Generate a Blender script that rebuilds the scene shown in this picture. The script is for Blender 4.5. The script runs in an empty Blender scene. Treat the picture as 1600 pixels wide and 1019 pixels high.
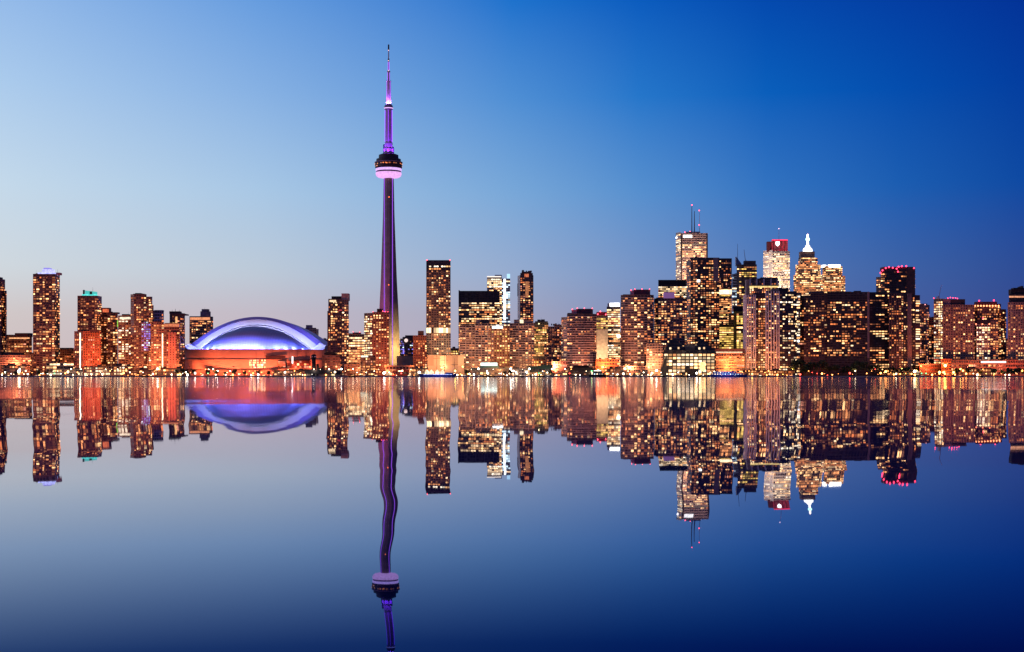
import bpy, bmesh, math, random
from mathutils import Vector
random.seed(7)
R = math.radians
sc = bpy.context.scene
COL = sc.collection

# ------------------------------------------------------------------ camera, sky, sun, exposure
F = 2257.0          # focal length in photo pixels (photo 1600 x 1019)
HOR = 587.0         # horizon row
CAMZ = 2.0
cam_d = bpy.data.cameras.new('camera')
cam = bpy.data.objects.new('camera', cam_d); COL.objects.link(cam)
cam_d.sensor_width = 36.0
cam_d.lens = 36.0 * F / 1600.0
cam.location = (0, 0, CAMZ)
cam.rotation_euler = (R(90), 0, 0)
cam_d.shift_y = (HOR - 509.5) / 1600.0
cam_d.clip_start = 0.1; cam_d.clip_end = 60000
sc.camera = cam

sc.view_settings.view_transform = 'Standard'
sc.view_settings.look = 'None'
sc.view_settings.exposure = 0.0
sc.view_settings.gamma = 1.0
sc.cycles.use_denoising = True
sc.cycles.max_bounces = 4
sc.cycles.diffuse_bounces = 1
sc.cycles.glossy_bounces = 3
sc.cycles.transmission_bounces = 2
sc.cycles.caustics_reflective = False
sc.cycles.caustics_refractive = False
sc.cycles.sample_clamp_indirect = 6.0

def lin(c):
    f = lambda v: v / 12.92 if v <= 0.04045 else ((v + 0.055) / 1.055) ** 2.4
    return tuple(f(v / 255.0) for v in c)

SKY = {   # azimuth column -> [(elevation deg, sRGB)]
    -19.5: [(0, (206, 188, 190)), (2.3, (208, 198, 198)), (4.05, (207, 215, 222)), (7.2, (195, 216, 234)), (10.9, (170, 202, 236)), (14.6, (142, 182, 232)), (30, (50, 96, 182)), (90, (10, 34, 100))],
    -10.0: [(0, (200, 182, 190)), (2.4, (195, 186, 198)), (4.05, (188, 201, 216)), (7.2, (168, 199, 229)), (10.9, (135, 177, 227)), (14.6, (100, 155, 222)), (30, (34, 84, 172)), (90, (10, 34, 100))],
      0.0: [(0, (174, 163, 184)), (2.4, (164, 166, 191)), (4.05, (150, 171, 206)), (7.2, (120, 167, 216)), (10.9, (78, 142, 212)), (14.6, (26, 113, 204)), (30, (12, 64, 156)), (90, (8, 30, 92))],
      5.0: [(0, (138, 136, 172)), (2.4, (128, 141, 182)), (4.05, (120, 148, 196)), (7.2, (86, 143, 206)), (10.9, (36, 118, 202)), (14.6, (6, 91, 190)), (30, (6, 50, 140)), (90, (8, 28, 88))],
     10.0: [(0, (102, 108, 158)), (2.4, (94, 115, 170)), (4.05, (85, 121, 182)), (7.2, (50, 115, 192)), (10.9, (6, 94, 187)), (14.6, (0, 71, 173)), (30, (2, 40, 124)), (90, (6, 26, 84))],
     15.0: [(0, (78, 84, 144)), (2.4, (72, 94, 158)), (4.05, (62, 98, 165)), (7.2, (26, 93, 177)), (10.9, (0, 77, 174)), (14.6, (0, 59, 161)), (30, (2, 34, 114)), (90, (5, 23, 79))],
     19.5: [(0, (60, 66, 130)), (2.4, (54, 74, 142)), (4.05, (45, 76, 149)), (7.2, (11, 73, 162)), (10.9, (0, 61, 159)), (14.6, (0, 47, 149)), (30, (2, 30, 104)), (90, (4, 20, 74))],
}
world = bpy.data.worlds.new('World'); sc.world = world
world.use_nodes = True
wt = world.node_tree; wt.nodes.clear()
WN = lambda t, **k: _nn(wt, t, **k)
def _nn(tree, t, **k):
    n = tree.nodes.new(t)
    for a, v in k.items(): setattr(n, a, v)
    return n
def mth(tree, op, a, b=None, clamp=False):
    n = tree.nodes.new('ShaderNodeMath'); n.operation = op; n.use_clamp = clamp
    for i, v in enumerate((a, b)):
        if v is None: continue
        if isinstance(v, (int, float)): n.inputs[i].default_value = v
        else: tree.links.new(v, n.inputs[i])
    return n.outputs[0]
tc = WN('ShaderNodeTexCoord'); sx = WN('ShaderNodeSeparateXYZ')
wt.links.new(tc.outputs['Generated'], sx.inputs[0])
dx, dy, dz = sx.outputs
el = mth(wt, 'MULTIPLY', mth(wt, 'ABSOLUTE', mth(wt, 'ARCSINE', dz)), 180 / math.pi / 90.0)
az = mth(wt, 'MULTIPLY', mth(wt, 'ARCTAN2', dx, dy), 180 / math.pi)
prev = None; pa = None
for a in sorted(SKY):
    rp = WN('ShaderNodeValToRGB'); rp.color_ramp.interpolation = 'LINEAR'
    cr = rp.color_ramp
    st = SKY[a]
    while len(cr.elements) < len(st): cr.elements.new(0.5)
    for e, (d, c) in zip(cr.elements, sorted(st)): 
        e.position = d / 90.0
    for e, (d, c) in zip(cr.elements, sorted(st)):
        e.color = (*lin(c), 1)
    wt.links.new(el, rp.inputs[0])
    if prev is None: prev = rp.outputs[0]
    else:
        mr = WN('ShaderNodeMapRange', interpolation_type='LINEAR'); mr.clamp = True
        wt.links.new(az, mr.inputs[0]); mr.inputs[1].default_value = pa; mr.inputs[2].default_value = a
        mx = WN('ShaderNodeMixRGB'); wt.links.new(mr.outputs[0], mx.inputs[0])
        wt.links.new(prev, mx.inputs[1]); wt.links.new(rp.outputs[0], mx.inputs[2]); prev = mx.outputs[0]
    pa = a
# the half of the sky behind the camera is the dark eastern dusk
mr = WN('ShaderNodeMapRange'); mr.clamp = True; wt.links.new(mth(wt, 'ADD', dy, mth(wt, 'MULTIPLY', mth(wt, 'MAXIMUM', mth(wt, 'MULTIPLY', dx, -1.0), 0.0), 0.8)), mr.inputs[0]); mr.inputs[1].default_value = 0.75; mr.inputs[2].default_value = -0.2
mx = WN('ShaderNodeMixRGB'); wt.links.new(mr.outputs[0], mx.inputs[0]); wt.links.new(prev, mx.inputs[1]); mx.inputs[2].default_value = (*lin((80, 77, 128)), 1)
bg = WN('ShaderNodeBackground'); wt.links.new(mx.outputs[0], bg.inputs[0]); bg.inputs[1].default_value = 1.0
SUN_EL, SUN_ROT = R(-4.0), R(-75.0)
nis = WN('ShaderNodeTexSky', sky_type='NISHITA'); nis.sun_disc = False; nis.sun_elevation = SUN_EL; nis.sun_rotation = SUN_ROT
bg2 = WN('ShaderNodeBackground'); wt.links.new(nis.outputs[0], bg2.inputs[0]); bg2.inputs[1].default_value = 0.05
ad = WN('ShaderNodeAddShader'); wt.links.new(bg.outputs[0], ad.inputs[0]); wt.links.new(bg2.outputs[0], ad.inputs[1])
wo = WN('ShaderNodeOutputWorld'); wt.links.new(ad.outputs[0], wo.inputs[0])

sun_d = bpy.data.lights.new('afterglow', 'SUN'); sun_d.energy = 0.3; sun_d.angle = R(14); sun_d.color = (1, .62, .6)
sun = bpy.data.objects.new('afterglow', sun_d); COL.objects.link(sun)
sun.rotation_euler = (R(86), 0, R(-75))

# ------------------------------------------------------------------ helpers
def PX(px, Y): return (px - 800.0) / F * Y
def HZ(py, Y): return CAMZ + (HOR - py) / F * Y
GROUND = 1.5

def tag(o, label=None, cat=None, group=None, kind=None):
    if label: o['label'] = label
    if cat: o['category'] = cat
    if group: o['group'] = group
    if kind: o['kind'] = kind
    return o
def empty(name, loc, label=None, cat=None, group=None):
    o = bpy.data.objects.new(name, None); COL.objects.link(o); o.location = loc
    o.empty_display_size = 1
    return tag(o, label, cat, group)

class MB:
    """collects faces for ONE mesh object"""
    def __init__(s): s.v = []; s.f = []; s.uv = []; s.mi = []
    def face(s, pts, uv=None, mi=0):
        n = len(s.v); s.v += [tuple(p) for p in pts]; s.f.append(tuple(range(n, n + len(pts))))
        s.uv += uv if uv else [(0.01, 0.01)] * len(pts); s.mi.append(mi); return s
    def box(s, x0, x1, y0, y1, z0, z1, mi=0):
        q = [(x0,y0,z0),(x1,y0,z0),(x1,y1,z0),(x0,y1,z0),(x0,y0,z1),(x1,y0,z1),(x1,y1,z1),(x0,y1,z1)]
        n = len(s.v); s.v += q
        for f in ((0,1,5,4),(1,2,6,5),(2,3,7,6),(3,0,4,7),(4,5,6,7),(3,2,1,0)):
            s.f.append(tuple(n + i for i in f)); s.uv += [(0.01, 0.01)] * 4; s.mi.append(mi)
        return s
    def prism(s, pts, z0, z1, mi=0, cap=True):
        k = len(pts); n = len(s.v)
        s.v += [(x, y, z0) for x, y in pts] + [(x, y, z1) for x, y in pts]
        for i in range(k):
            j = (i + 1) % k; s.f.append((n+i, n+j, n+k+j, n+k+i)); s.uv += [(0.01, 0.01)] * 4; s.mi.append(mi)
        if cap:
            s.f.append(tuple(range(n+k, n+2*k))); s.uv += [(0.01, 0.01)] * k; s.mi.append(mi)
            s.f.append(tuple(range(n+k-1, n-1, -1))); s.uv += [(0.01, 0.01)] * k; s.mi.append(mi)
        return s
    def lathe(s, prof, cx=0, cy=0, n=32, mi=0, cap=True):
        b = len(s.v)
        for r, z in prof:
            for i in range(n):
                a = 2 * math.pi * i / n; s.v.append((cx + r * math.cos(a), cy + r * math.sin(a), z))
        for k in range(len(prof) - 1):
            for i in range(n):
                j = (i + 1) % n
                s.f.append((b+k*n+i, b+k*n+j, b+(k+1)*n+j, b+(k+1)*n+i)); s.uv += [(0.01,0.01)]*4; s.mi.append(mi)
        if cap:
            s.f.append(tuple(b + (len(prof)-1)*n + i for i in range(n))); s.uv += [(0.01,0.01)]*n; s.mi.append(mi)
            s.f.append(tuple(b + n - 1 - i for i in range(n))); s.uv += [(0.01,0.01)]*n; s.mi.append(mi)
        return s
    def tube(s, p0, p1, r0, r1=None, n=8, mi=0):
        r1 = r0 if r1 is None else r1
        p0 = Vector(p0); p1 = Vector(p1); d = (p1 - p0).normalized()
        a = d.cross(Vector((0, 0, 1)) if abs(d.z) < .9 else Vector((1, 0, 0))).normalized(); c = d.cross(a)
        b = len(s.v)
        for p, r in ((p0, r0), (p1, r1)):
            for i in range(n):
                t = 2 * math.pi * i / n; s.v.append(tuple(p + (a * math.cos(t) + c * math.sin(t)) * r))
        for i in range(n):
            j = (i + 1) % n; s.f.append((b+i, b+n+i, b+n+j, b+j)); s.uv += [(0.01,0.01)]*4; s.mi.append(mi)
        s.f.append(tuple(b+n-1-i for i in range(n))); s.uv += [(0.01,0.01)]*n; s.mi.append(mi)
        s.f.append(tuple(b+n+i for i in range(n))); s.uv += [(0.01,0.01)]*n; s.mi.append(mi)
        return s
    def ball(s, c, r, n=10, m=6, mi=0, sz=1.0):
        prof = [(max(r * math.sin(math.pi * k / m), r * .02), c[2] - r * sz * math.cos(math.pi * k / m)) for k in range(m + 1)]
        return s.lathe(prof, c[0], c[1], n, mi)
    def mesh(s, name, mats):
        me = bpy.data.meshes.new(name); me.from_pydata(s.v, [], s.f)
        uvl = me.uv_layers.new(name='UVMap')
        flat = [c for p in s.uv for c in p]; uvl.data.foreach_set('uv', flat)
        for m in (mats if isinstance(mats, (list, tuple)) else [mats]): me.materials.append(m)
        me.polygons.foreach_set('material_index', s.mi); me.update(); return me
    def build(s, name, mats, parent=None, origin=None, smooth=False):
        if origin is not None:
            ox, oy, oz = origin; s.v = [(x-ox, y-oy, z-oz) for x, y, z in s.v]
        me = s.mesh(name, mats)
        if smooth: me.polygons.foreach_set('use_smooth', [True] * len(me.polygons))
        o = bpy.data.objects.new(name, me); COL.objects.link(o)
        if parent is not None: o.parent = parent
        elif origin is not None: o.location = origin
        return o

# ------------------------------------------------------------------ materials
MC = {}
def plain(name, col, rough=.7, noise=.25, scale=.25, spec=.3, metal=0.0):
    key = ('p', name)
    if key in MC: return MC[key]
    m = bpy.data.materials.new(name); m.use_nodes = True; t = m.node_tree; b = t.nodes['Principled BSDF']
    b.inputs['Roughness'].default_value = rough; b.inputs['Specular IOR Level'].default_value = spec; b.inputs['Metallic'].default_value = metal
    co = _nn(t, 'ShaderNodeTexCoord'); ns = _nn(t, 'ShaderNodeTexNoise'); ns.inputs['Scale'].default_value = scale; ns.inputs['Detail'].default_value = 5
    t.links.new(co.outputs['Object'], ns.inputs['Vector'])
    mr = _nn(t, 'ShaderNodeMapRange'); t.links.new(ns.outputs[0], mr.inputs[0]); mr.inputs[1].default_value = .3; mr.inputs[2].default_value = .7
    mr.inputs[3].default_value = 1 - noise; mr.inputs[4].default_value = 1 + noise
    mx = _nn(t, 'ShaderNodeMixRGB', blend_type='MULTIPLY'); mx.inputs[0].default_value = 1; mx.inputs[1].default_value = (*col, 1)
    t.links.new(mr.outputs[0], mx.inputs[2]); t.links.new(mx.outputs[0], b.inputs['Base Color'])
    MC[key] = m; return m
def glow(name, col, s, sample=False, vary=0.0, room=False):
    key = ('g', name)
    if key in MC: return MC[key]
    m = bpy.data.materials.new(name); m.use_nodes = True; t = m.node_tree; b = t.nodes['Principled BSDF']
    b.inputs['Base Color'].default_value = (.05, .05, .05, 1)
    b.inputs['Emission Color'].default_value = (*col, 1); b.inputs['Emission Strength'].default_value = s
    if vary and room:      # every room has a brightness of its own
        oi = _nn(t, 'ShaderNodeObjectInfo'); ge = _nn(t, 'ShaderNodeNewGeometry')
        f = mth(t, 'FRACT', mth(t, 'ADD', oi.outputs['Random'], ge.outputs['Random Per Island']))
        mr = _nn(t, 'ShaderNodeMapRange'); t.links.new(mth(t, 'POWER', f, 1.5), mr.inputs[0]); mr.inputs[3].default_value = s * .22; mr.inputs[4].default_value = s * 1.7
        t.links.new(mr.outputs[0], b.inputs['Emission Strength'])
    elif vary:
        co = _nn(t, 'ShaderNodeTexCoord'); ns = _nn(t, 'ShaderNodeTexNoise'); ns.inputs['Scale'].default_value = .35; ns.inputs['Detail'].default_value = 3
        t.links.new(co.outputs['Object'], ns.inputs['Vector'])
        mr = _nn(t, 'ShaderNodeMapRange'); t.links.new(ns.outputs[0], mr.inputs[0]); mr.inputs[1].default_value = .35; mr.inputs[2].default_value = .65
        mr.inputs[3].default_value = s * (1 - vary); mr.inputs[4].default_value = s * (1 + vary); t.links.new(mr.outputs[0], b.inputs['Emission Strength'])
    if not sample: m.cycles.emission_sampling = 'NONE'
    MC[key] = m; return m
def facade(frame, glass, fw, fv, rough=.25):
    """curtain wall or punched windows; UV counts bays (u) and storeys (v)"""
    key = ('f', frame, glass, fw, fv)
    if key in MC: return MC[key]
    m = bpy.data.materials.new('facade'); m.use_nodes = True; t = m.node_tree; b = t.nodes['Principled BSDF']
    uv = _nn(t, 'ShaderNodeUVMap'); sp = _nn(t, 'ShaderNodeSeparateXYZ'); t.links.new(uv.outputs[0], sp.inputs[0])
    a = mth(t, 'GREATER_THAN', mth(t, 'FRACT', sp.outputs[0]), fw)
    c = mth(t, 'GREATER_THAN', mth(t, 'FRACT', sp.outputs[1]), fv)
    g = mth(t, 'MULTIPLY', a, c)
    cell = _nn(t, 'ShaderNodeCombineXYZ'); t.links.new(mth(t, 'FLOOR', sp.outputs[0]), cell.inputs[0]); t.links.new(mth(t, 'FLOOR', sp.outputs[1]), cell.inputs[1])
    wn = _nn(t, 'ShaderNodeTexWhiteNoise'); wn.noise_dimensions = '3D'; t.links.new(cell.outputs[0], wn.inputs['Vector'])
    gm = _nn(t, 'ShaderNodeMixRGB'); gm.inputs[1].default_value = (*glass, 1); gm.inputs[2].default_value = (*[min(1, v * 3 + .02) for v in glass], 1)
    t.links.new(mth(t, 'POWER', wn.outputs[0], 3.0), gm.inputs[0])
    co = _nn(t, 'ShaderNodeTexCoord'); ns = _nn(t, 'ShaderNodeTexNoise'); ns.inputs['Scale'].default_value = .12; ns.inputs['Detail'].default_value = 5
    t.links.new(co.outputs['Object'], ns.inputs['Vector'])
    mr = _nn(t, 'ShaderNodeMapRange'); t.links.new(ns.outputs[0], mr.inputs[0]); mr.inputs[1].default_value = .3; mr.inputs[2].default_value = .7; mr.inputs[3].default_value = .75; mr.inputs[4].default_value = 1.25
    fm = _nn(t, 'ShaderNodeMixRGB', blend_type='MULTIPLY'); fm.inputs[0].default_value = 1; fm.inputs[1].default_value = (*frame, 1); t.links.new(mr.outputs[0], fm.inputs[2])
    mx = _nn(t, 'ShaderNodeMixRGB'); t.links.new(g, mx.inputs[0]); t.links.new(fm.outputs[0], mx.inputs[1]); t.links.new(gm.outputs[0], mx.inputs[2])
    t.links.new(mx.outputs[0], b.inputs['Base Color'])
    t.links.new(mth(t, 'SUBTRACT', .8, mth(t, 'MULTIPLY', g, .8 - rough)), b.inputs['Roughness'])
    b.inputs['Specular IOR Level'].default_value = .35
    MC[key] = m; return m

# lit window colours (what the rooms give off)
LIT = {k: glow('lit_window_' + k, c, st, vary=.4, room=True) for k, (c, st) in {
 'bright': ((1, .51, .20), 2.5), 'warm': ((1, .36, .12), 1.6), 'amber': ((1, .25, .07), 1.0), 'pale': ((1, .67, .36), 2.0), 'dim': ((.9, .28, .12), .35),
 'white': ((1, .80, .56), 2.2), 'yellow': ((1, .62, .14), 1.2), 'cool': ((.66, .88, 1), 1.8), 'rose': ((1, .36, .22), 1.1), 'violet': ((.30, .24, 1), .9), 'red': ((1, .12, .06), 1.0)}.items()}
_wm = MB()
_wm.face([(0,-1,0),(1,-1,0),(1,-1,1),(0,-1,1)]).face([(0,0,0),(0,-1,0),(0,-1,1),(0,0,1)]).face([(1,-1,0),(1,0,0),(1,0,1),(1,-1,1)])
_wm.face([(0,-1,1),(1,-1,1),(1,0,1),(0,0,1)]).face([(0,0,0),(1,0,0),(1,-1,0),(0,-1,0)])
WMESH = {k: _wm.mesh('window_' + k, m) for k, m in LIT.items()}

PAL = {
 'condo':  (('bright', 3), ('warm', 4), ('amber', 3), ('dim', 3), ('pale', 1)),
 'red':    (('warm', 3), ('amber', 4), ('dim', 3), ('bright', 2), ('rose', 2)),
 'office': (('bright', 4), ('warm', 3), ('pale', 2), ('amber', 1)),
 'white':  (('pale', 4), ('white', 2), ('bright', 3), ('warm', 1)),
 'yellow': (('yellow', 6), ('bright', 2), ('warm', 1)),
 'cool':   (('cool', 4), ('pale', 2), ('white', 1)),
 'violet': (('violet', 4), ('cool', 1)),
 'gold':   (('warm', 4), ('yellow', 2), ('bright', 2)),
}
def pick(p):
    t = sum(w for _, w in p); r = random.random() * t
    for k, w in p:
        r -= w
        if r <= 0: return k
    return p[0][0]

# ------------------------------------------------------------------ the builder of all buildings
DARKG = (.030, .021, .027)
PALL = []
class Bld:
    def __init__(s, name, label, cat, Y, cx, group=None):
        s.Y = Y; s.o = (PX(cx, Y), Y, GROUND)
        s.e = empty(name, s.o, label, cat, group); s.win = []; s.dim = []
    # a storeyed volume; poly = front edge as photo columns (px, metres behind Y)
    def t(s, poly, top, bot=None, name='wall', fr=(.16,.10,.08), gl=DARKG, bay=3.6, fh=3.5, fw=.2, fv=.42, lit=.3, pat='condo', pal='condo',
          D=30, dy=0, slab=None, pier=None, roof=None, skip_top=1, skip_bot=0, mat=None, parapet=True, capz=None, segs=None):
        if isinstance(poly, tuple): poly = [(poly[0], 0), (poly[1], 0)]
        poly = [(p, d + dy) for p, d in poly]
        Y = s.Y; z1 = HZ(top, Y + poly[0][1]); z0 = GROUND if bot is None else HZ(bot, Y + poly[0][1])
        fp = [(PX(p, Y + d), Y + d) for p, d in poly]
        dm = max(d for _, d in poly) + D
        bp = [(PX(poly[-1][0], Y + dm), Y + dm), (PX(poly[0][0], Y + dm), Y + dm)]
        ring = fp + bp; k = len(ring)
        nf = max(1, round((z1 - z0) / fh)); h = (z1 - z0) / nf
        mb = MB()
        M = mat or facade(fr, gl, fw, fv)
        rm = plain('roof_felt', (.05, .045, .05)) 
        for i in range(k):
            a, b = ring[i], ring[(i + 1) % k]; L = math.hypot(b[0]-a[0], b[1]-a[1]); n = max(1, round(L / bay))
            mb.face([(a[0],a[1],z0),(b[0],b[1],z0),(b[0],b[1],z1),(a[0],a[1],z1)], [(0,0),(n,0),(n,nf),(0,nf)], 0)
        mb.face([(x, y, z1) for x, y in ring], None, 1); mb.face([(x, y, z0) for x, y in reversed(ring)], None, 1)
        if parapet:                                   # a rim standing on the roof edge
            for i in range(len(fp) - 1):
                a, b = fp[i], fp[i+1]
                ux, uy = b[0]-a[0], b[1]-a[1]; L = math.hypot(ux, uy); ux /= L; uy /= L
                q = [(a[0]+uy*.15, a[1]-ux*.15), (b[0]+uy*.15, b[1]-ux*.15), (b[0]-uy*.4, b[1]+ux*.4), (a[0]-uy*.4, a[1]+ux*.4)]
                mb.prism(q, z1 + .002, z1 + .9, 2)
        pm = plain('parapet_%d_%d_%d' % tuple(int(c*255) for c in fr), fr)
        mb.build(name, [M, rm, pm], s.e, s.o)
        # frame of slab edges and piers standing proud of the glass
        if slab or pier:
            fb = MB()
            for i in range(len(fp) - 1):
                if segs is not None and i not in segs: continue
                a, b = fp[i], fp[i+1]; ux, uy = b[0]-a[0], b[1]-a[1]; L = math.hypot(ux, uy); ux /= L; uy /= L
                def strip(u0, u1, za, zb, out):
                    q = [(a[0]+ux*u0+uy*out, a[1]+uy*u0-ux*out), (a[0]+ux*u1+uy*out, a[1]+uy*u1-ux*out), (a[0]+ux*u1-uy*.3, a[1]+uy*u1+ux*.3), (a[0]+ux*u0-uy*.3, a[1]+uy*u0+ux*.3)]
                    fb.prism(q, za, zb)
                n = max(1, round(L / bay)); w = L / n
                if slab:
                    for j in range(1, nf): strip(0, L, z0 + j*h - .1, z0 + j*h + slab[1] - .1, .7)
                if pier:
                    for j in range(0, n + 1, pier[2] if len(pier) > 2 else 1):
                        u = min(max(j * w, pier[1] / 2), L - pier[1] / 2); strip(u - pier[1]/2, u + pier[1]/2, z0 + .01, z1 + .02, .95)
            c = (slab or pier)[0]
            fb.build('facade_frame', plain('frame_%d_%d_%d' % tuple(int(v*255) for v in c), c, noise=.3), s.e, s.o)
        # lit rooms
        if lit > 0:
            P = PAL[pal]
            for i in range(len(fp) - 1):
                if segs is not None and i not in segs: continue
                a, b = fp[i], fp[i+1]; ux, uy = b[0]-a[0], b[1]-a[1]; L = math.hypot(ux, uy)
                n = max(1, round(L / bay)); w = L / n; ang = math.atan2(uy, ux); ux /= L; uy /= L
                colp = [random.choice((.45, .8, 1, 1.3, 1.7)) for _ in range(n)]
                fv2 = fv if not slab else max(fv, (slab[1] + .1) / h)
                for f in range(skip_bot, nf - skip_top):
                    if pat == 'office':
                        pf = lit * random.choice((1.5, 1.3, 1.1, .9, .5, .2)); shade = pick(P)
                    else: pf = lit * random.choice((.6, .9, 1, 1.2, 1.3))
                    j = 0; run = 0
                    while j < n:
                        p = pf * (colp[j] if pat == 'condo' else 1)
                        if run > 0 or random.random() < p:
                            if run <= 0:
                                kk = pick(P) if (pat == 'condo' or random.random() < .3) else shade
                                run = random.choice((1, 1, 2, 3)) if pat == 'condo' else random.choice((1, 2, 3, 5))
                                if pat == 'condo' and random.random() < .35: run = 1
                            run -= 1
                            if pat == 'condo' or random.random() < .93:
                                wf = (1 - fw) if pat == 'office' else random.choice((1 - fw, 1 - fw, .45, .6))
                                u = (j + fw / 2 + fw * .5 * 1) * w if pat == 'office' else (j + fw) * w
                                s.win.append((a[0] + ux*u, a[1] + uy*u, z0 + (f + fv2 + .02)*h, ang, wf*w*.98, h*(.95 - fv2), kk))
                        elif lit < 1.5 and random.random() < ((.11 if slab else .2) if pat == 'condo' else .1):
                            s.dim.append((a[0] + ux*(j + fw)*w, a[1] + uy*(j + fw)*w, z0 + (f + fv2 + .02)*h, ang, (1 - fw)*w*random.choice((.5, .7, .98)), h*(.9 - fv2), random.choice(('dim', 'dim', 'amber'))))
                        j += 1
        return s
    # an unstoreyed block
    def b(s, px0, px1, top, bot, name='roof_plant', col=(.06,.055,.06), D=12, dy=3, mat=None, slope=0):
        Y = s.Y + dy; z0, z1 = HZ(bot, Y), HZ(top, Y)
        if D >= 6: z0 -= .45
        z0 = max(z0, GROUND)
        mb = MB(); xa, xb = PX(px0, Y), PX(px1, Y)
        if slope:
            zt = HZ(slope, Y)
            q = [(xa, z0), (xb, z0), (xb, z1), (xa, zt)]
            mb.face([(x, Y, z) for x, z in q]); mb.face([(x, Y + D, z) for x, z in reversed(q)])
            for i in range(4):
                a, c = q[i], q[(i+1) % 4]; mb.face([(a[0], Y + D, a[1]), (c[0], Y + D, c[1]), (c[0], Y, c[1]), (a[0], Y, a[1])])
        else: mb.box(xa, xb, Y, Y + D, z0, z1)
        mb.build(name, mat or plain('block_%d_%d_%d' % tuple(int(v*255) for v in col), col), s.e, s.o); return s
    def glowbox(s, px0, px1, top, bot, col, st, name='light_band', D=.8, dy=-.6, vary=.3):
        return s.b(px0, px1, top, bot, name, D=D, dy=dy, mat=glow('%s_%d_%d_%d_%d' % (name, *[int(c*99) for c in col], int(st*10)), col, st, vary=vary))
    def mast(s, px, top, bot, r=.5, dy=6, col=(.2,.2,.22), name='mast', px2=None):
        Y = s.Y + dy; MB().tube((PX(px2 or px, Y), Y, HZ(bot, Y)), (PX(px, Y), Y, HZ(top, Y)), r, r*.5).build(name, plain('mast_steel_%d' % int(col[0]*100), col, .4), s.e, s.o); return s
    def beacons(s, pts, col=(1,.06,.09), r=.9, st=9, dy=-.3):
        m = glow('beacon_%d_%d' % (int(col[1]*99), int(col[2]*99)), col, st)
        for px, py in pts:
            Y = s.Y + dy; MB().ball((PX(px, Y), Y, HZ(py, Y)), r, 8, 5).build('beacon', m, s.e, s.o)
        return s
    def clutter(s, px0, px1, py, dy=5, n=5):
        """lift motor rooms, vents and rails on the roof"""
        for _ in range(n):
            a = random.uniform(px0, px1 - 2); w = random.uniform(1.5, (px1 - px0) * .3); h = random.uniform(1, 3.2)
            s.b(a, min(a + w, px1), py - h, py + .5, 'roof_vent', (.07,.06,.07), D=random.uniform(3, 8), dy=dy + random.uniform(0, 8))
        if random.random() < .6:
            x = random.uniform(px0 + 1, px1 - 1); s.mast(x, py - random.uniform(4, 8), py, .15, dy + 4)
        return s
    def done(s):
        w = s.win; random.shuffle(w)
        big = w[:100]; rest = w[100:] + s.dim
        ox, oy, oz = s.o
        for x, y, z, ang, ww, hh, k in big:
            o = bpy.data.objects.new('window', WMESH[k]); COL.objects.link(o); o.parent = s.e
            o.location = (x - ox, y - oy, z - oz); o.rotation_euler = (0, 0, ang); o.scale = (ww, .25, hh)
        if rest:
            keys = sorted({r[6] for r in rest}); mb = MB()
            for x, y, z, ang, ww, hh, k in rest:
                c, sn = math.cos(ang), math.sin(ang)
                def T(lx, ly, lz): return (x + c*lx*ww - sn*ly*.25, y + sn*lx*ww + c*ly*.25, z + lz*hh)
                q = {}
                for fa in ([(0,-1,0),(1,-1,0),(1,-1,1),(0,-1,1)], [(0,0,0),(0,-1,0),(0,-1,1),(0,0,1)], [(1,-1,0),(1,0,0),(1,0,1),(1,-1,1)], [(0,-1,1),(1,-1,1),(1,0,1),(0,0,1)]):
                    mb.face([T(*p) for p in fa], None, keys.index(k))
            o = mb.build('window_glow', [LIT[k] for k in keys], s.e, s.o); o['kind'] = 'stuff'
        return s

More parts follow.
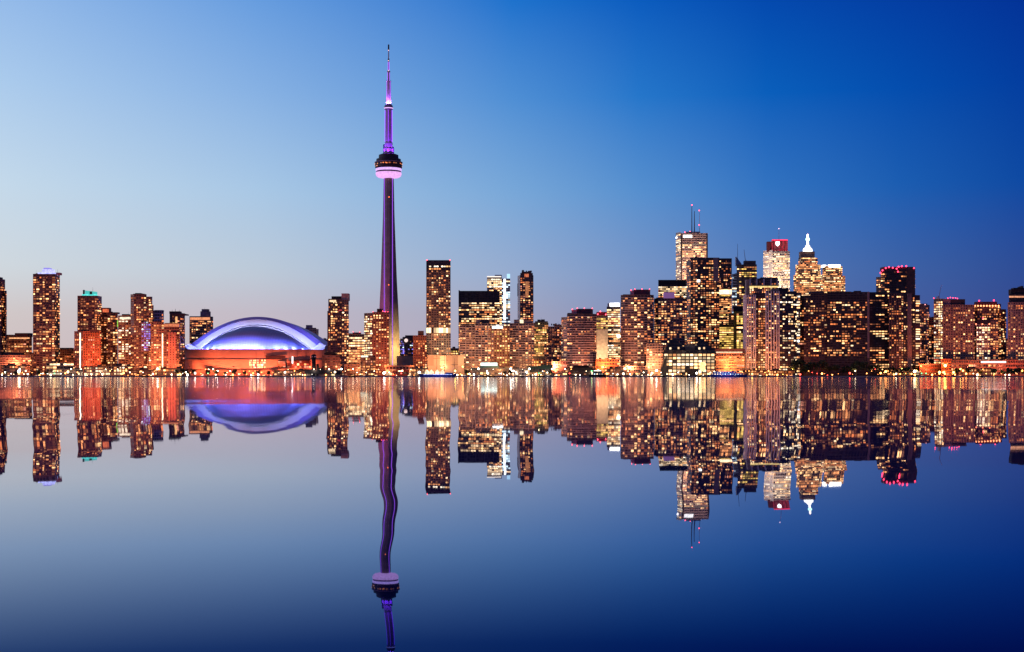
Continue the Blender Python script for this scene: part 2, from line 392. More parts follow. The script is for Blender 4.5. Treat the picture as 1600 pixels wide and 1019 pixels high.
# ------------------------------------------------------------------ the setting: water, ground, promenade
SHORE = 2000.0
def water_material():
    m = bpy.data.materials.new('harbour_water'); m.use_nodes = True; t = m.node_tree; t.nodes.clear()
    ge = _nn(t, 'ShaderNodeNewGeometry'); sp = _nn(t, 'ShaderNodeSeparateXYZ'); t.links.new(ge.outputs['Position'], sp.inputs[0])
    def noise(sxx, syy, detail=1.0):
        mp = _nn(t, 'ShaderNodeMapping'); t.links.new(ge.outputs['Position'], mp.inputs[0]); mp.inputs['Scale'].default_value = (sxx, syy, 1)
        n = _nn(t, 'ShaderNodeTexNoise'); n.noise_dimensions = '2D'; n.inputs['Scale'].default_value = 1; n.inputs['Detail'].default_value = detail
        t.links.new(mp.outputs[0], n.inputs['Vector']); return mth(t, 'SUBTRACT', n.outputs[0], .5)
    def ramp(a, b, lo, hi):
        mr = _nn(t, 'ShaderNodeMapRange'); mr.clamp = True; t.links.new(sp.outputs[1], mr.inputs[0])
        for i, v in enumerate((a, b, lo, hi)): mr.inputs[1 + i].default_value = v
        return mr.outputs[0]
    mul = lambda a, b: mth(t, 'MULTIPLY', a, b)
    add = lambda a, b: mth(t, 'ADD', a, b)
    # long low swell running along the view: tilts mostly sideways
    nx = mul(mul(noise(.08, .16), .046), ramp(20, 45, 1, 0))
    nx = add(nx, mul(mul(noise(.05, .06), .035), mul(ramp(20, 40, 0, 1), ramp(70, 140, 1, 0))))
    nx = add(nx, mul(mul(noise(.012, .016), .05), mul(ramp(60, 120, 0, 1), ramp(200, 500, 1, 0))))
    # fine ripple
    ny = mul(noise(.6, .5, 2), .0010)
    cb = _nn(t, 'ShaderNodeCombineXYZ'); t.links.new(nx, cb.inputs[0]); t.links.new(ny, cb.inputs[1]); cb.inputs[2].default_value = 1
    nm = _nn(t, 'ShaderNodeVectorMath', operation='NORMALIZE'); t.links.new(cb.outputs[0], nm.inputs[0])
    gl = _nn(t, 'ShaderNodeBsdfGlossy'); gl.inputs['Color'].default_value = (.93, .95, 1, 1)
    t.links.new(ramp(24, 300, .009, .056), gl.inputs['Roughness']); t.links.new(nm.outputs[0], gl.inputs['Normal'])
    df = _nn(t, 'ShaderNodeBsdfDiffuse'); df.inputs['Color'].default_value = (.001, .006, .045, 1)
    fr = _nn(t, 'ShaderNodeFresnel'); fr.inputs[0].default_value = 1.33
    rp = _nn(t, 'ShaderNodeValToRGB'); cr = rp.color_ramp          # reflectance of the still, dark blue water against the Fresnel term
    for k, (p, v) in enumerate(((.24, (.008, .02, .06)), (.33, (.030, .064, .155)), (.5, (.35, .41, .53)), (.66, (.66, .67, .72)), (1, (.97, .97, .99)))):
        e = cr.elements[k] if k < 2 else cr.elements.new(p)
        e.position = p; e.color = (*v, 1)
    t.links.new(fr.outputs[0], rp.inputs[0]); t.links.new(rp.outputs[0], gl.inputs['Color'])
    mx = _nn(t, 'ShaderNodeAddShader'); t.links.new(df.outputs[0], mx.inputs[0]); t.links.new(gl.outputs[0], mx.inputs[1])
    ou = _nn(t, 'ShaderNodeOutputMaterial'); t.links.new(mx.outputs[0], ou.inputs[0]); return m
w = MB(); w.face([(-9000,-400,0),(9000,-400,0),(9000,SHORE+4,0),(-9000,SHORE+4,0)])
tag(w.build('water', water_material()), kind='structure')
g = MB(); g.box(-30000, 30000, SHORE, 40000, -3, GROUND - .3)
tag(g.build('ground', plain('ground_earth', (.06, .05, .045))), kind='structure')
g = MB(); g.box(-3000, 3000, SHORE - .6, SHORE + 30, -1, GROUND - .05)
tag(g.build('promenade_pavement', plain('quay_stone', (.34, .29, .26), scale=.6)), kind='structure')

CONC = (.34, .30, .28); PALE = (.46, .42, .40); BROWN = (.17, .10, .075); BRICK = (.30, .115, .07); DARK = (.04, .034, .04); BLACK = (.014, .013, .016)
PINKC = (.38, .26, .23)
SLAB = ((.44, .37, .36), 1.05)

# ------------------------------------------------------------------ buildings, left to right (columns and rows of the photo)
def B(name, label, cat, Y, cx, group=None): return Bld(name, label, cat, Y, cx, group)
AP, OF = 'apartment tower', 'office tower'

b = B('apartment_tower', 'dark slim tower cut by the left edge of the picture', AP, 2150, -4)
b.t([(-24,0),(2,0),(8,14)], 437, fr=(.09,.05,.06), lit=.12, pal='red').t([(8,2),(10.5,8)], 455, fr=(.09,.05,.06), lit=.12, D=20).b(-12,0,433,437).done()

b = B('apartment_block', 'low brown block with a glowing orange cornice beside the leftmost tall tower', 'apartments', 2220, 27)
b.t((3,50), 526, fr=BROWN, lit=.35, pal='red', bay=4.5).glowbox(14,46,527.5,529.5,(1,.45,.2),1.2).b(23,47,520.5,526,col=(.12,.06,.06)).b(6,20,523,526).done()
b = B('apartment_block', 'low terraced block with pale balcony lines at the far left shore', 'apartments', 2080, 22)
b.t((-4,47), 556, fr=(.14,.08,.08), lit=.3, pal='red', slab=((.36,.25,.25),.7), fh=3.4).b(5,34,551,556,col=(.03,.03,.05)).b(-2,3,553,556).done()

b = B('apartment_tower', 'tall brown tower with a blue violet glowing roof at the left', AP, 2150, 72)
b.t([(51.5,0),(86,0),(93.5,27)], 429, fr=(.15,.085,.085), fw=.16, lit=.42, pal='condo', bay=4.4)
b.t([(50,-1.5),(53,-1.5)], 552, name='side_bay', fr=BROWN, lit=.3, D=20, pal='red')
b.glowbox(59,86,426,429,(.45,.48,1),1.5,'emissive_crown',D=14,dy=2).glowbox(66,83,421,426,(.5,.5,1),1.3,'emissive_crown',D=8,dy=4)  # emission stands in for the violet light thrown on this crown
b.b(68,77,418.5,421,'emissive_crown',dy=6,mat=glow('crown_violet',(.35,.3,.95),.9)).b(86,93,426,429,col=(.25,.14,.2),dy=6)
b.mast(90,421,426,.2).clutter(53,60,429,n=2).done()

b = B('apartment_block', 'low brown block between the violet roofed tower and the teal roofed tower', 'apartments', 2260, 103)
b.t((90,118), 546, fr=BROWN, lit=.3, pal='red').b(92,112,543.5,546,col=(.1,.08,.1)).clutter(92,116,546,n=4).done()
b = B('parking_garage', 'low garage with three brightly lit open decks left of the red brick tower', 'garage', 2060, 96)
b.t((72,115), 568, fr=(.4,.25,.18), fh=4.2, bay=5, lit=.95, pat='office', pal='white', fw=.12, fv=.4, skip_top=0).b(80,84,564,568).done()

b = B('apartment_tower', 'brown tower with a teal glowing roof behind the red brick tower', AP, 2190, 140)
b.t([(121,0),(152,0),(159,25)], 463, fr=(.17,.10,.095), lit=.36, pal='condo', bay=4.5)
b.glowbox(128,150,459.5,463,(.1,.75,.7),1.1,'emissive_crown',D=8,dy=3)
b.b(133,150,456,459.5,'emissive_crown',dy=4,slope=454,D=7,mat=glow('crown_teal',(.08,.7,.66),.75)).b(129.5,131.5,453,460,col=(.02,.12,.14),dy=2,D=4).b(140,143.5,455.5,460,col=(.02,.1,.12),dy=2,D=2).mast(145,449,456,.2).done()  # teal light on the roof is put into its emission

b = B('apartment_tower', 'red brick tower with a vertical white strip of light on its dark left face', AP, 2100, 137)
b.t([(116,6),(129,0),(158,22)], 518.5, fr=BRICK, lit=.16, pal='red', fw=.5, bay=4, fv=.45, gl=(.03,.012,.01))
b.b(128,152,515,519,col=(.1,.05,.05),dy=9).b(121,127,516.5,519,dy=9).glowbox(124.3,126,520,580,(1,.8,.6),2.6,'stair_light',dy=1,D=3).done()

b = B('apartment_tower', 'narrow brown tower with an orange lit penthouse right of the teal roof', AP, 2230, 165)
b.t([(158,0),(170,0)], 489, fr=BROWN, lit=.35, pal='red').b(159,170.5,481,489,'penthouse',col=(.3,.09,.06)).glowbox(160.5,169.5,483,489,(1,.2,.08),.8,'lit_penthouse',dy=2.0).done()
b = B('apartment_tower', 'brown stepped tower with a small green light between narrow towers', AP, 2205, 177)
b.t([(168,0),(184,0)], 490, fr=BROWN, lit=.42, pal='condo').b(176,184,488,490).glowbox(183,184.6,500,511,(.35,.9,.1),.8,'green_light').clutter(169,176,490,n=3).done()
b = B('apartment_tower', 'olive grey slab tower with a brightly lit top floor', AP, 2170, 196)
b.t((184.5,206), 494, fr=(.22,.18,.13), lit=.38, pal='white', fw=.2, bay=5).glowbox(187,205,495.5,499,(1,.78,.55),1.3).clutter(186,205,494,n=4).done()

b = B('apartment_tower', 'dark round topped tower with violet reflecting strips left of the stadium', AP, 2150, 220)
b.t([(204,3),(209,0),(224,0),(229,3)], 461, fr=(.10,.07,.085), lit=.25, pal='condo')
b.t([(228,4),(236,4),(238,9)], 464.5, fr=(.2,.13,.12), lit=.45, name='side_wing', D=20).t([(238,8),(240,9)], 478, fr=(.1,.08,.1), lit=0, name='side_wing', D=16)
b.t([(221,-2.5),(235,-2.5)], 503, 549, name='reflection_bay', fr=(.2,.15,.3), lit=.5, pal='violet', D=4, parapet=False, skip_top=0)  # violet windows stand in for reflected blue-violet light
b.b(208,225,459,461,col=(.02,.018,.02),dy=2).b(211,220,458,459.5,col=(.02,.018,.02),dy=4).done()
b = B('apartment_tower', 'purple grey tower with two thin pale roof bands left of the stadium', AP, 2300, 247)
b.t((238,256), 486, fr=(.22,.16,.24), lit=.3, pal='condo', slab=((.4,.3,.42),.8), fh=5).b(241,253.5,484.5,486.5,col=(.25,.2,.3)).done()
b = B('apartment_block', 'broad brown block with a vertical strip of yellow light and an orange roof band', 'apartments', 2120, 258)
b.t([(236,0),(256,0)], 504, fr=(.2,.12,.10), lit=.45, pal='condo').t([(256,-2),(280,-2)], 512, name='wing', fr=(.15,.08,.07), lit=.35, pal='red')
b.glowbox(256,280,506,510.5,(1,.28,.12),.75,dy=3).b(257,279,504.8,512,'penthouse',col=(.22,.08,.06),dy=4).glowbox(253,254.6,521,580,(1,.75,.45),2.4,'stair_light',dy=-.9)
b.t([(263,-4),(276,-4)], 519, name='brick_bay', fr=(.36,.17,.16), lit=.08, pal='red', D=3, fw=.6, parapet=False).done()
b = B('apartment_tower', 'dark tower under construction with a ragged top beside the stadium', AP, 2190, 277)
b.t([(265,0),(280,0),(289,16)], 490, fr=(.11,.08,.085), lit=.26, pal='red').b(266,290,490.5,492,'overhanging_slab',col=(.1,.07,.07),D=22,dy=-1)
b.b(264.5,281,486.5,489.8,'unfinished_floor',col=(.08,.05,.05)).mast(269,484,487,.3).mast(274,482.5,487,.4).mast(280,484,487,.3).mast(284,488,491,.4).glowbox(274,277,495,506,(1,.5,.2),1.2,'work_light').done()
b = B('apartment_tower', 'brown tower with an orange band under its roof behind the left end of the dome', AP, 2500, 314)
b.t([(296,0),(322,0),(333,20)], 495, fr=(.19,.13,.14), lit=.3, pal='condo').glowbox(297,328,496,500,(1,.36,.16),.9).b(313,327,486.5,495,'penthouse',col=(.16,.12,.2)).b(315,325,483,486.5,'penthouse',col=(.12,.1,.16)).mast(320,480.5,483,.2).done()
b = B('office_block', 'small purple lit block peeking over the right end of the dome', 'offices', 2650, 487)
b.t((477,494), 513, fr=(.24,.18,.3), lit=.15, pal='condo').b(478,487,508,513,'penthouse',col=(.1,.1,.25)).b(494,496.5,514,524,col=(.5,.45,.5)).done()
b = B('apartment_block', 'low brown block between the dome and the tower with the pink box', 'apartments', 2600, 505)
b.t((497,513), 531, fr=(.2,.12,.14), lit=.3, pal='red').clutter(498,512,531,n=3).done()

b = B('apartment_tower', 'tall dark brown tower with a plain pink box on its roof right of the dome', AP, 2150, 528)
b.t([(513,0),(534,0)], 468, fr=(.12,.065,.065), lit=.32, pal='condo').t([(534,-1.5),(545,-1.5)], 469, name='side_wing', fr=(.22,.14,.13), lit=.4, slab=((.26,.16,.15),.8))
b.t([(511.5,1),(513,1)], 487, name='side_bay', fr=BROWN, lit=0, D=20)
b.b(518,533.5,463,468,'plant_room',col=(.03,.025,.03)).b(533.5,544.5,458.5,469,'penthouse',col=(.42,.28,.28),dy=1,D=18)
b.glowbox(515,525,468.8,472,(1,.7,.4),1.2).glowbox(529,544,484,485.5,(1,.1,.12),.6,'red_light').done()
b = B('office_block', 'low dark office block with a black rounded roof at the right foot of the dome', 'offices', 2062, 517)
b.t((503,532), 556, fr=(.10,.05,.045), lit=.22, pal='red', slab=((.14,.06,.05),.6)).b(506.5,525,551.5,556,'roof_drum',col=(.012,.012,.018)).b(509,522,550,551.5,'roof_drum',col=(.012,.012,.018),dy=4).done()
b = B('office_block', 'wide low office block with bright horizontal bands of windows left of the tall needle tower', 'offices', 2230, 557)
b.t([(540,0),(573,0)], 523, fr=(.42,.28,.22), lit=.75, pat='office', pal='office', fw=.1, fv=.42, fh=4, slab=((.5,.34,.28),.9)).b(551,563,519.5,523,col=(.25,.08,.1)).clutter(541,572,523,n=4).beacons([(552,518.5),(562,519)],r=.5).done()
b = B('apartment_tower', 'brown chamfered tower with red roof lights in front of the needle tower', AP, 2130, 588)
b.t([(569,12),(574,4),(582,0)], 490.5, fr=(.24,.17,.13), lit=.5, pal='white', D=18).t([(582,-1),(607.5,-1)], 488.5, name='main_wing', fr=(.2,.09,.065), lit=.3, pal='condo', fw=.42, bay=4)
b.b(589,597.5,482.5,488.5,'penthouse',col=(.06,.02,.02)).beacons([(583,487.5),(598,486.5),(602,487),(606,487.5)],r=.6,st=6).done()
b = B('office_block', 'low dark waterfront block with a pale lit sign band before the chamfered brown tower', 'offices', 2062, 575)
b.t((563.5,586.5), 556, fr=(.11,.05,.035), lit=.3, pal='red').glowbox(564,575,555.6,558.2,(.95,1,.75),1.4,'sign_light').done()
b = B('office_block', 'low brown waterfront block with dark rooflines left of the pale sign band', 'offices', 2055, 551)
b.t((538,563), 570, fr=(.16,.07,.045), lit=.4, pal='red', slab=((.08,.03,.02),.8)).b(541,562,567.5,570,col=(.05,.03,.03)).done()

b = B('office_block', 'dark building with a curved roof and a white globe light right of the needle tower', 'offices', 2600, 638)
b.t([(625,8),(631,2),(640,0),(649,2)], 530, fr=(.035,.03,.04), lit=.2, pal='violet').b(629,647,526.5,530,'curved_roof',col=(.03,.03,.045)).b(633,645,524,526.5,'curved_roof',col=(.03,.03,.045),dy=5)
b.beacons([(634.5,532)],(1,.7,.65),3.4,1.2).glowbox(629.5,631.5,545,553,(.25,.2,1),1.2,'violet_light').done()
b = B('warehouse', 'plain beige wall of a low building at the right foot of the needle tower', 'warehouse', 2300, 636)
b.t((620,647), 557, fr=(.4,.34,.28), lit=0, fw=.97, gl=(.2,.18,.15), fh=12, bay=9).b(626,630,555,557).done()
b = B('apartment_tower', 'narrow red brown tower with a dark chimney like penthouse left of the tall banded tower', AP, 2150, 656)
b.t((645.5,666.5), 525, fr=(.22,.09,.06), lit=.33, pal='condo', fw=.4, slab=((.28,.13,.09),.7)).b(653,661.5,517,525,'penthouse',col=(.05,.03,.035)).done()
b = B('office_tower', 'tall flat topped brown tower with a bright band low on its face', OF, 2190, 685)
b.t((666,704), 407.5, 423, name='crown_storeys', fr=(.03,.025,.05), gl=(.008,.008,.02), lit=.25, pat='office', pal='white', skip_top=2)
b.t((666,704), 423, 512, fr=(.21,.15,.12), lit=.32, pat='condo', pal='condo', bay=3.8, fw=.25, skip_top=0, slab=((.24,.17,.14),.8), parapet=False)
b.t((666,704), 512, 522, name='sky_lobby', fr=(.25,.18,.12), lit=1.2, pat='office', pal='white', fh=9, fw=.1, fv=.15, skip_top=0, parapet=False)
b.t((665.8,704.2), 522, None, name='base_storeys', fr=(.42,.31,.24), lit=.16, pat='condo', pal='condo', bay=3.8, fw=.35, slab=((.44,.33,.26),1.2), skip_top=0, parapet=False)
b.beacons([(667,406.5),(703,406.5)],r=.7,st=6).b(672,698,406.6,407.5,col=(.05,.03,.06),dy=6).done()
b = B('terminal_warehouse', 'wide blank beige warehouse wall under the tall flat topped tower', 'warehouse', 2110, 696)
b.t((668,725), 556, fr=(.36,.31,.25), gl=(.28,.24,.19), lit=0, fh=14, bay=9, fw=.04, fv=.03).b(690,697,553.5,556).b(711,716,554,556).done()
b = B('office_block', 'small bright yellow lit block above the blank beige warehouse', 'offices', 2350, 711)
b.t((704,719), 545, fr=(.4,.33,.2), lit=.7, pal='yellow').clutter(705,717,545,n=3).done()
b = B('office_tower', 'broad black topped office tower with rows of lit floors', OF, 2300, 748)
b.t((716.5,780.5), 455.5, 473, name='louvre_storeys', fr=(.02,.02,.035), gl=(.01,.01,.02), lit=0, pier=((.05,.05,.08),.5,3), bay=4.5)
b.t((716.5,780.5), 473, None, fr=(.12,.085,.085), lit=.72, pat='office', pal='office', fw=.14, fv=.45, bay=4.2, skip_top=0, parapet=False).b(716.5,718,453.5,456,col=(.03,.03,.05),dy=1).done()
b = B('office_tower', 'bright cream office tower with a white lit right edge behind the black topped tower', OF, 2750, 779)
b.t((761,784), 433, fr=(.5,.45,.36), lit=.9, pat='office', pal='white', fw=.12, fv=.4, bay=4.2).t([(784,-4),(797,-4)], 436, name='glass_bay', fr=(.6,.6,.62), lit=.95, pat='office', pal='cool', fw=.1, fv=.35)
b.b(761,783,431.5,433.2,'white_cornice',dy=-1.5,D=3,mat=glow('cornice_white',(1,.85,.75),1.3)).b(773,784,429.5,432,'plant_room',col=(.04,.08,.22)).b(792,797,428,436,'glass_fin',D=3,dy=-2,mat=glow('fin_ice',(.45,.75,1),1.2)).glowbox(787,790,436,500,(.85,.93,1),2.6,'light_strip',dy=-4.8).done()
b = B('apartment_tower', 'slim dark tower with a pale left edge and reddish crown', AP, 2500, 822)
b.t([(808.8,16),(812.5,0)], 432, name='pale_side', fr=(.66,.58,.56), gl=(.3,.26,.25), lit=0, D=12).t((812.5,833.5), 431, fr=(.12,.075,.09), lit=.33, pal='red', bay=4.6, pier=((.14,.10,.12),.6,2))
b.b(808.4,809.2,443,463,'dark_fin',col=(.03,.03,.05),dy=14,D=2).b(813,832.5,426.5,431,'crown',col=(.10,.05,.05),dy=2).b(815,830,424.5,426.5,'crown',col=(.07,.04,.05),dy=4)
b.glowbox(819.5,826,428,433,(1,.25,.1),.7,'crown_light',dy=-.5).glowbox(821,826,440,465,(1,.36,.14),.45,'crown_light',dy=-1.2).clutter(815,831,424.5,n=4).done()
b = B('apartment_tower', 'white gridded tower with a beige lift room below the black topped tower', AP, 2130, 743)
b.t((718,742), 509, fr=(.16,.12,.12), lit=.32, pal='condo', slab=SLAB, pier=((.4,.36,.36),.7,2), bay=5).t([(742,-3),(767,-3)], 506, name='main_wing', fr=(.16,.12,.12), lit=.35, pal='condo', slab=SLAB, pier=((.4,.36,.36),.7,2), bay=5)
b.b(743.5,750,499.5,506,'lift_room',col=(.4,.32,.26)).b(752,764,503,506).clutter(720,741,509,n=3).done()
b = B('apartment_tower', 'bronze tower with gold windows and a bright white crown light', AP, 2120, 781)
b.t([(767,3),(771,0),(792,0),(796,3)], 510, fr=(.3,.17,.11), lit=.38, pal='gold', fw=.4, bay=4, gl=(.05,.025,.015)).b(769,787,508,510,'crown',col=(.3,.2,.16)).glowbox(769,785.5,509.5,513.2,(1,.95,.88),3.2,'crown_light',dy=-1).glowbox(775.5,780,507.6,509.5,(1,.9,.8),2.5,'crown_light',dy=1.5).done()
b = B('apartment_tower', 'white gridded tower with one glowing box on its roof left of the olive office', AP, 2140, 815)
b.t((796,835), 506, fr=(.15,.11,.11), lit=.33, pal='condo', slab=SLAB, pier=((.4,.36,.36),.7,3), bay=4.8).b(803,832,501,506,'penthouse',col=(.22,.18,.2)).b(803,811,499.5,501,col=(.2,.16,.18),dy=5).glowbox(812.3,817.8,499.5,506,(1,.8,.5),1.6,'lit_penthouse',dy=1.8).done()
b = B('office_block', 'olive yellow office block stepping down to the right with lit floors', 'offices', 2420, 845)
b.t((834,857), 505, fr=(.34,.26,.13), lit=.6, pat='office', pal='gold').b(836,856,502,505,col=(.14,.11,.08)).beacons([(842,506)],(1,.85,.4),.9,4).clutter(836,856,502,n=4).done()
b = B('apartment_tower', 'rosy stepped tower left of the rounded balcony tower', AP, 2190, 868)
b.t((856,866), 511, fr=(.36,.22,.19), lit=.4, pal='red').t([(866,-2),(878,-2)], 508, name='main_wing', fr=(.3,.17,.15), lit=.35, pal='red').t([(850,-6),(865,-6)], 540, name='low_wing', fr=(.4,.27,.25), lit=.35, pal='red', slab=((.5,.34,.3),.8)).beacons([(867,510.5)],r=1,st=4).clutter(858,876,508,n=4).done()
b = B('restaurant', 'small dark roofed pavilion with golden windows under the olive office', 'pavilion', 2085, 843)
b.t((834,852), 560, fr=(.25,.13,.05), lit=.6, pal='gold', fh=4.4).b(833,853,556.5,560,'roof',col=(.05,.05,.04),D=22,dy=-1).done()

b = B('apartment_tower', 'rounded balcony tower with dark drum roof above the dark ferry shed', AP, 2105, 904)
b.t([(877,14),(880,6),(886,2)], 497, name='side_wing', fr=(.18,.15,.17), lit=.25, pal='condo', slab=SLAB, bay=5).t([(886,2),(894,-2),(912,-4),(926,-2),(932,4)], 491.5, fr=(.07,.06,.075), lit=.17, pal='condo', slab=((.40,.35,.38),.8), bay=4.6)
b.b(901,926.5,482.5,491.5,'penthouse',col=(.045,.03,.05)).b(893.5,901,484,491.5,'penthouse',col=(.4,.24,.28)).b(887,893.5,489,491.5).beacons([(902,481.8),(925.5,482),(913,481.5),(894,483.5)],r=.7,st=6).done()
b = B('office_block', 'cream office block with a red lit roof box and a blank lit wall below', 'offices', 2260, 941)
b.t((931,950), 494, fr=(.4,.28,.2), lit=.85, pat='office', pal='yellow', fw=.08, fv=.42).b(932.5,948,487.5,494,'penthouse',col=(.3,.03,.06)).beacons([(934,491),(946.5,491.5),(938,486.8)],r=.9,st=5)
b.b(932,950,515,562,'blank_wall',col=(.62,.48,.36),dy=-3,D=3).done()
b = B('office_tower', 'bright cream tower with a glaring white crown left of the tall balcony tower', OF, 2290, 958)
b.t((948,969), 480, fr=(.42,.3,.22), lit=.85, pat='office', pal='white', fw=.1, fv=.42).glowbox(953,968,473.5,480,(1,.97,.92),4,'crown_light',D=6,dy=2).b(950,953,474,480,col=(.2,.15,.2)).b(955,961,495,497.5,'red_panel',dy=-1.2,D=1,mat=glow('panel_red',(.7,.03,.04),.5)).b(954,960,503,505.5,'red_panel',dy=-1.2,D=1,mat=glow('panel_red',(.7,.03,.04),.5))
b.beacons([(966.5,525.5)],(1,.75,.5),3.0,6,dy=-6).done()
b = B('waterfront_office', 'low orange lit office with long flat storeys below the blank lit wall', 'offices', 2085, 950)
b.t((931,968), 562, fr=(.5,.17,.07), lit=.35, pat='office', pal='red', fh=5, slab=((.55,.2,.08),1.6)).clutter(934,966,562,n=3).done()
b = B('apartment_tower', 'tall rounded balcony tower with dark penthouse right of the glaring white crown', AP, 2125, 996)
b.t([(970,8),(976,2),(990,-2),(1006,-2),(1016,2),(1021.5,8)], 462, fr=(.17,.12,.125), lit=.36, pal='condo', slab=((.36,.30,.31),.75), bay=4.6)
b.b(990.5,1016,452.5,462,'penthouse',col=(.07,.03,.055)).b(985.5,990.5,454,462,'penthouse',col=(.32,.22,.3)).beacons([(986,453.5),(992,452),(1003,451.8),(1015,452)],r=.6,st=6).b(974,985,460,462).done()
b = B('office_tower', 'black flat topped office tower with bright floors behind the purple capped tower', OF, 2650, 1050)
b.t((1028.5,1074), 445, None, fr=BLACK, lit=.95, pat='office', pal='white', fw=.06, fv=.45, skip_top=1).t((1028.5,1074), 438.2, 445, name='louvre_storeys', fr=BLACK, lit=0, gl=(.006,.006,.008)).done()
b = B('apartment_tower', 'broad balcony tower with a purple lit penthouse', AP, 2150, 1048)
b.t([(1022,6),(1028,0),(1066,0),(1073,5)], 467.5, fr=(.17,.11,.115), lit=.42, pal='condo', slab=((.34,.26,.27),.75), bay=4.6).b(1037.5,1054,457,467.5,'penthouse',dy=6,mat=glow('penthouse_lit_purple',(.32,.14,.42),.55)).b(1026,1037,465,467.5,dy=8).b(1055,1068,465.5,467.5,dy=8).done()  # purple light on the penthouse walls is put into emission

b = B('office_tower', 'tallest pale office tower carrying three masts', OF, 2900, 1081)
b.t([(1056,26),(1063.5,0)], 365, name='side_wall', fr=(.62,.55,.5), lit=.5, pat='office', pal='white', fw=.35, D=20).t([(1063.5,0),(1106,0)], 365, fr=(.62,.45,.37), lit=.9, pat='office', pal='office', fw=.12, fv=.48, skip_top=4, fh=4.4)
b.b(1063.6,1066,368,460,'corner_pier',col=(.05,.035,.035),dy=-.8,D=1).b(1103.6,1106,368,460,'corner_pier',col=(.05,.035,.035),dy=-.8,D=1)
b.glowbox(1067.5,1081.5,367,371.5,(1,.88,.8),2.4,'sign_light').b(1072,1094,362,365,'plant_room',col=(.3,.25,.3)).glowbox(1064,1106,381,382.5,(1,.7,.5),.3,'louvre_band',dy=-.5)
b.mast(1081,320,362,1.1,8,(.05,.06,.1)).mast(1085,330,362,1.1,9,(.05,.06,.1)).mast(1093,326,362,.45,8,(.3,.1,.14))
b.beacons([(1081,320.5),(1092.5,329),(1092.5,351.5),(1070,363),(1078,362),(1090,363)],dy=7,r=1.0,st=6).beacons([(1057,371.5)],(1,.85,.8),2,4,dy=20).done()
b = B('office_tower', 'black topped office with bright lower floors right of the dark corner tower', OF, 2600, 1131)
b.t((1117,1143.5), 404.5, 452, name='dark_storeys', fr=(.035,.026,.03), lit=.3, pal='red').t((1117,1143.5), 452, None, fr=(.18,.12,.07), lit=.98, pat='office', pal='gold', fw=.05, fv=.42, skip_top=0, parapet=False).glowbox(1123,1143,453,460,(1,.72,.42),2.2,'bright_floor').beacons([(1120,403.5)],r=.6).done()
b = B('apartment_tower', 'massive dark tower with pale left corner in front of the tallest pale office', AP, 2240, 1098)
b.t([(1072.5,20),(1079,6)], 409, name='side_wall', fr=(.36,.28,.27), lit=.3, D=20, slab=((.42,.34,.33),.8)).t([(1079,6),(1090,0),(1124,0)], 404, fr=(.075,.04,.04), lit=.42, pal='condo', bay=4.4)
b.b(1114.5,1122.5,402.8,440,'pale_pier',col=(.3,.2,.2),dy=-.9,D=1).b(1091,1108,402.6,404.2,col=(.04,.03,.03)).glowbox(1089,1094,437,441,(1,.9,.75),2.4,'bright_room').clutter(1080,1092,404,n=2).done()
b = B('office_tower', 'yellow lit stepped office below the black topped office', OF, 2330, 1136)
b.t((1124,1146), 508, fr=(.3,.22,.07), lit=.9, pat='office', pal='yellow', fw=.06, fv=.42).t((1138,1146), 490, 508, name='upper_tier', fr=(.4,.3,.2), lit=.6, pat='office', pal='gold', D=20).done()
b = B('office_tower', 'thin icy white tower with level bands of light', OF, 2800, 1150)
b.t([(1144,0),(1157.5,0)], 429, fr=(.55,.58,.6), lit=1, pat='office', pal='cool', fw=.04, fv=.5, fh=5.2).b(1149,1156,427,429,'plant_room',col=(.2,.35,.6)).done()
b = B('office_tower', 'dark tower with a pointed blue roof fin and thin spire', OF, 2780, 1167)
b.t((1158,1182.5), 414, fr=(.09,.075,.06), lit=.35, pat='office', pal='yellow', bay=5).t((1151,1158), 414, name='side_wing', fr=(.2,.2,.16), lit=.35, pat='office', pal='gold')
b.b(1150.3,1158.5,412,415,'roof_fin',slope=401,dy=1,mat=plain('fin_blue',(.05,.10,.25),.4)).b(1163,1181,407.5,414,'plant_room',col=(.05,.05,.07)).mast(1152.5,381,406,.5,4,(.05,.07,.14)).mast(1162.5,390,410,.6,4,(.10,.09,.14),px2=1165).mast(1166,406,414,.5,8).done()
b = B('office_tower', 'golden glass tower with a black cap beside the white piered tower', OF, 2300, 1153)
b.t((1146,1162), 480, 487, name='cap', fr=BLACK, lit=0).t((1146,1162), 487, None, fr=(.5,.36,.06), lit=0, bay=12, fh=80, parapet=False, mat=plain('gold_panel',(.62,.42,.06),.35))
b.t([(1151,-1.5),(1160.5,-1.5)], 490, 545, name='glass_bay', fr=(.6,.45,.08), lit=1.1, pat='office', pal='yellow', fw=.05, fv=.2, D=2, parapet=False, skip_top=0).done()
b = B('office_tower', 'white tower with a red glowing crown and white emblem', OF, 2900, 1213)
b.t([(1192.5,26),(1207,0)], 393, name='side_wall', fr=(.72,.66,.62), gl=(.25,.2,.18), lit=.55, pat='office', pal='white', fw=.4, fv=.55, D=10).t([(1207,0),(1234,0)], 393, fr=(.66,.58,.5), lit=.62, pat='office', pal='white', fw=.1, fv=.5, fh=4.6)
b.b(1199,1206,377.5,393,'crown_block',col=(.12,.02,.03),dy=9).b(1206.5,1231,374.8,393,'crown_block',dy=2,mat=glow('crown_red',(.6,.01,.035),.45,vary=.8)).glowbox(1206.5,1231,374.3,376,(1,.02,.08),1.6,'red_light',dy=1.3)
for k in range(4): b.b(1208+k*6, 1208.8+k*6, 377, 393, 'crown_fin', col=(.05,.005,.01), dy=1.2, D=.9)
em = MB(); Ye = 2900 + .6
q = [(1212.2,377.6),(1218,377.6),(1218,382),(1215.1,385),(1212.2,382)]
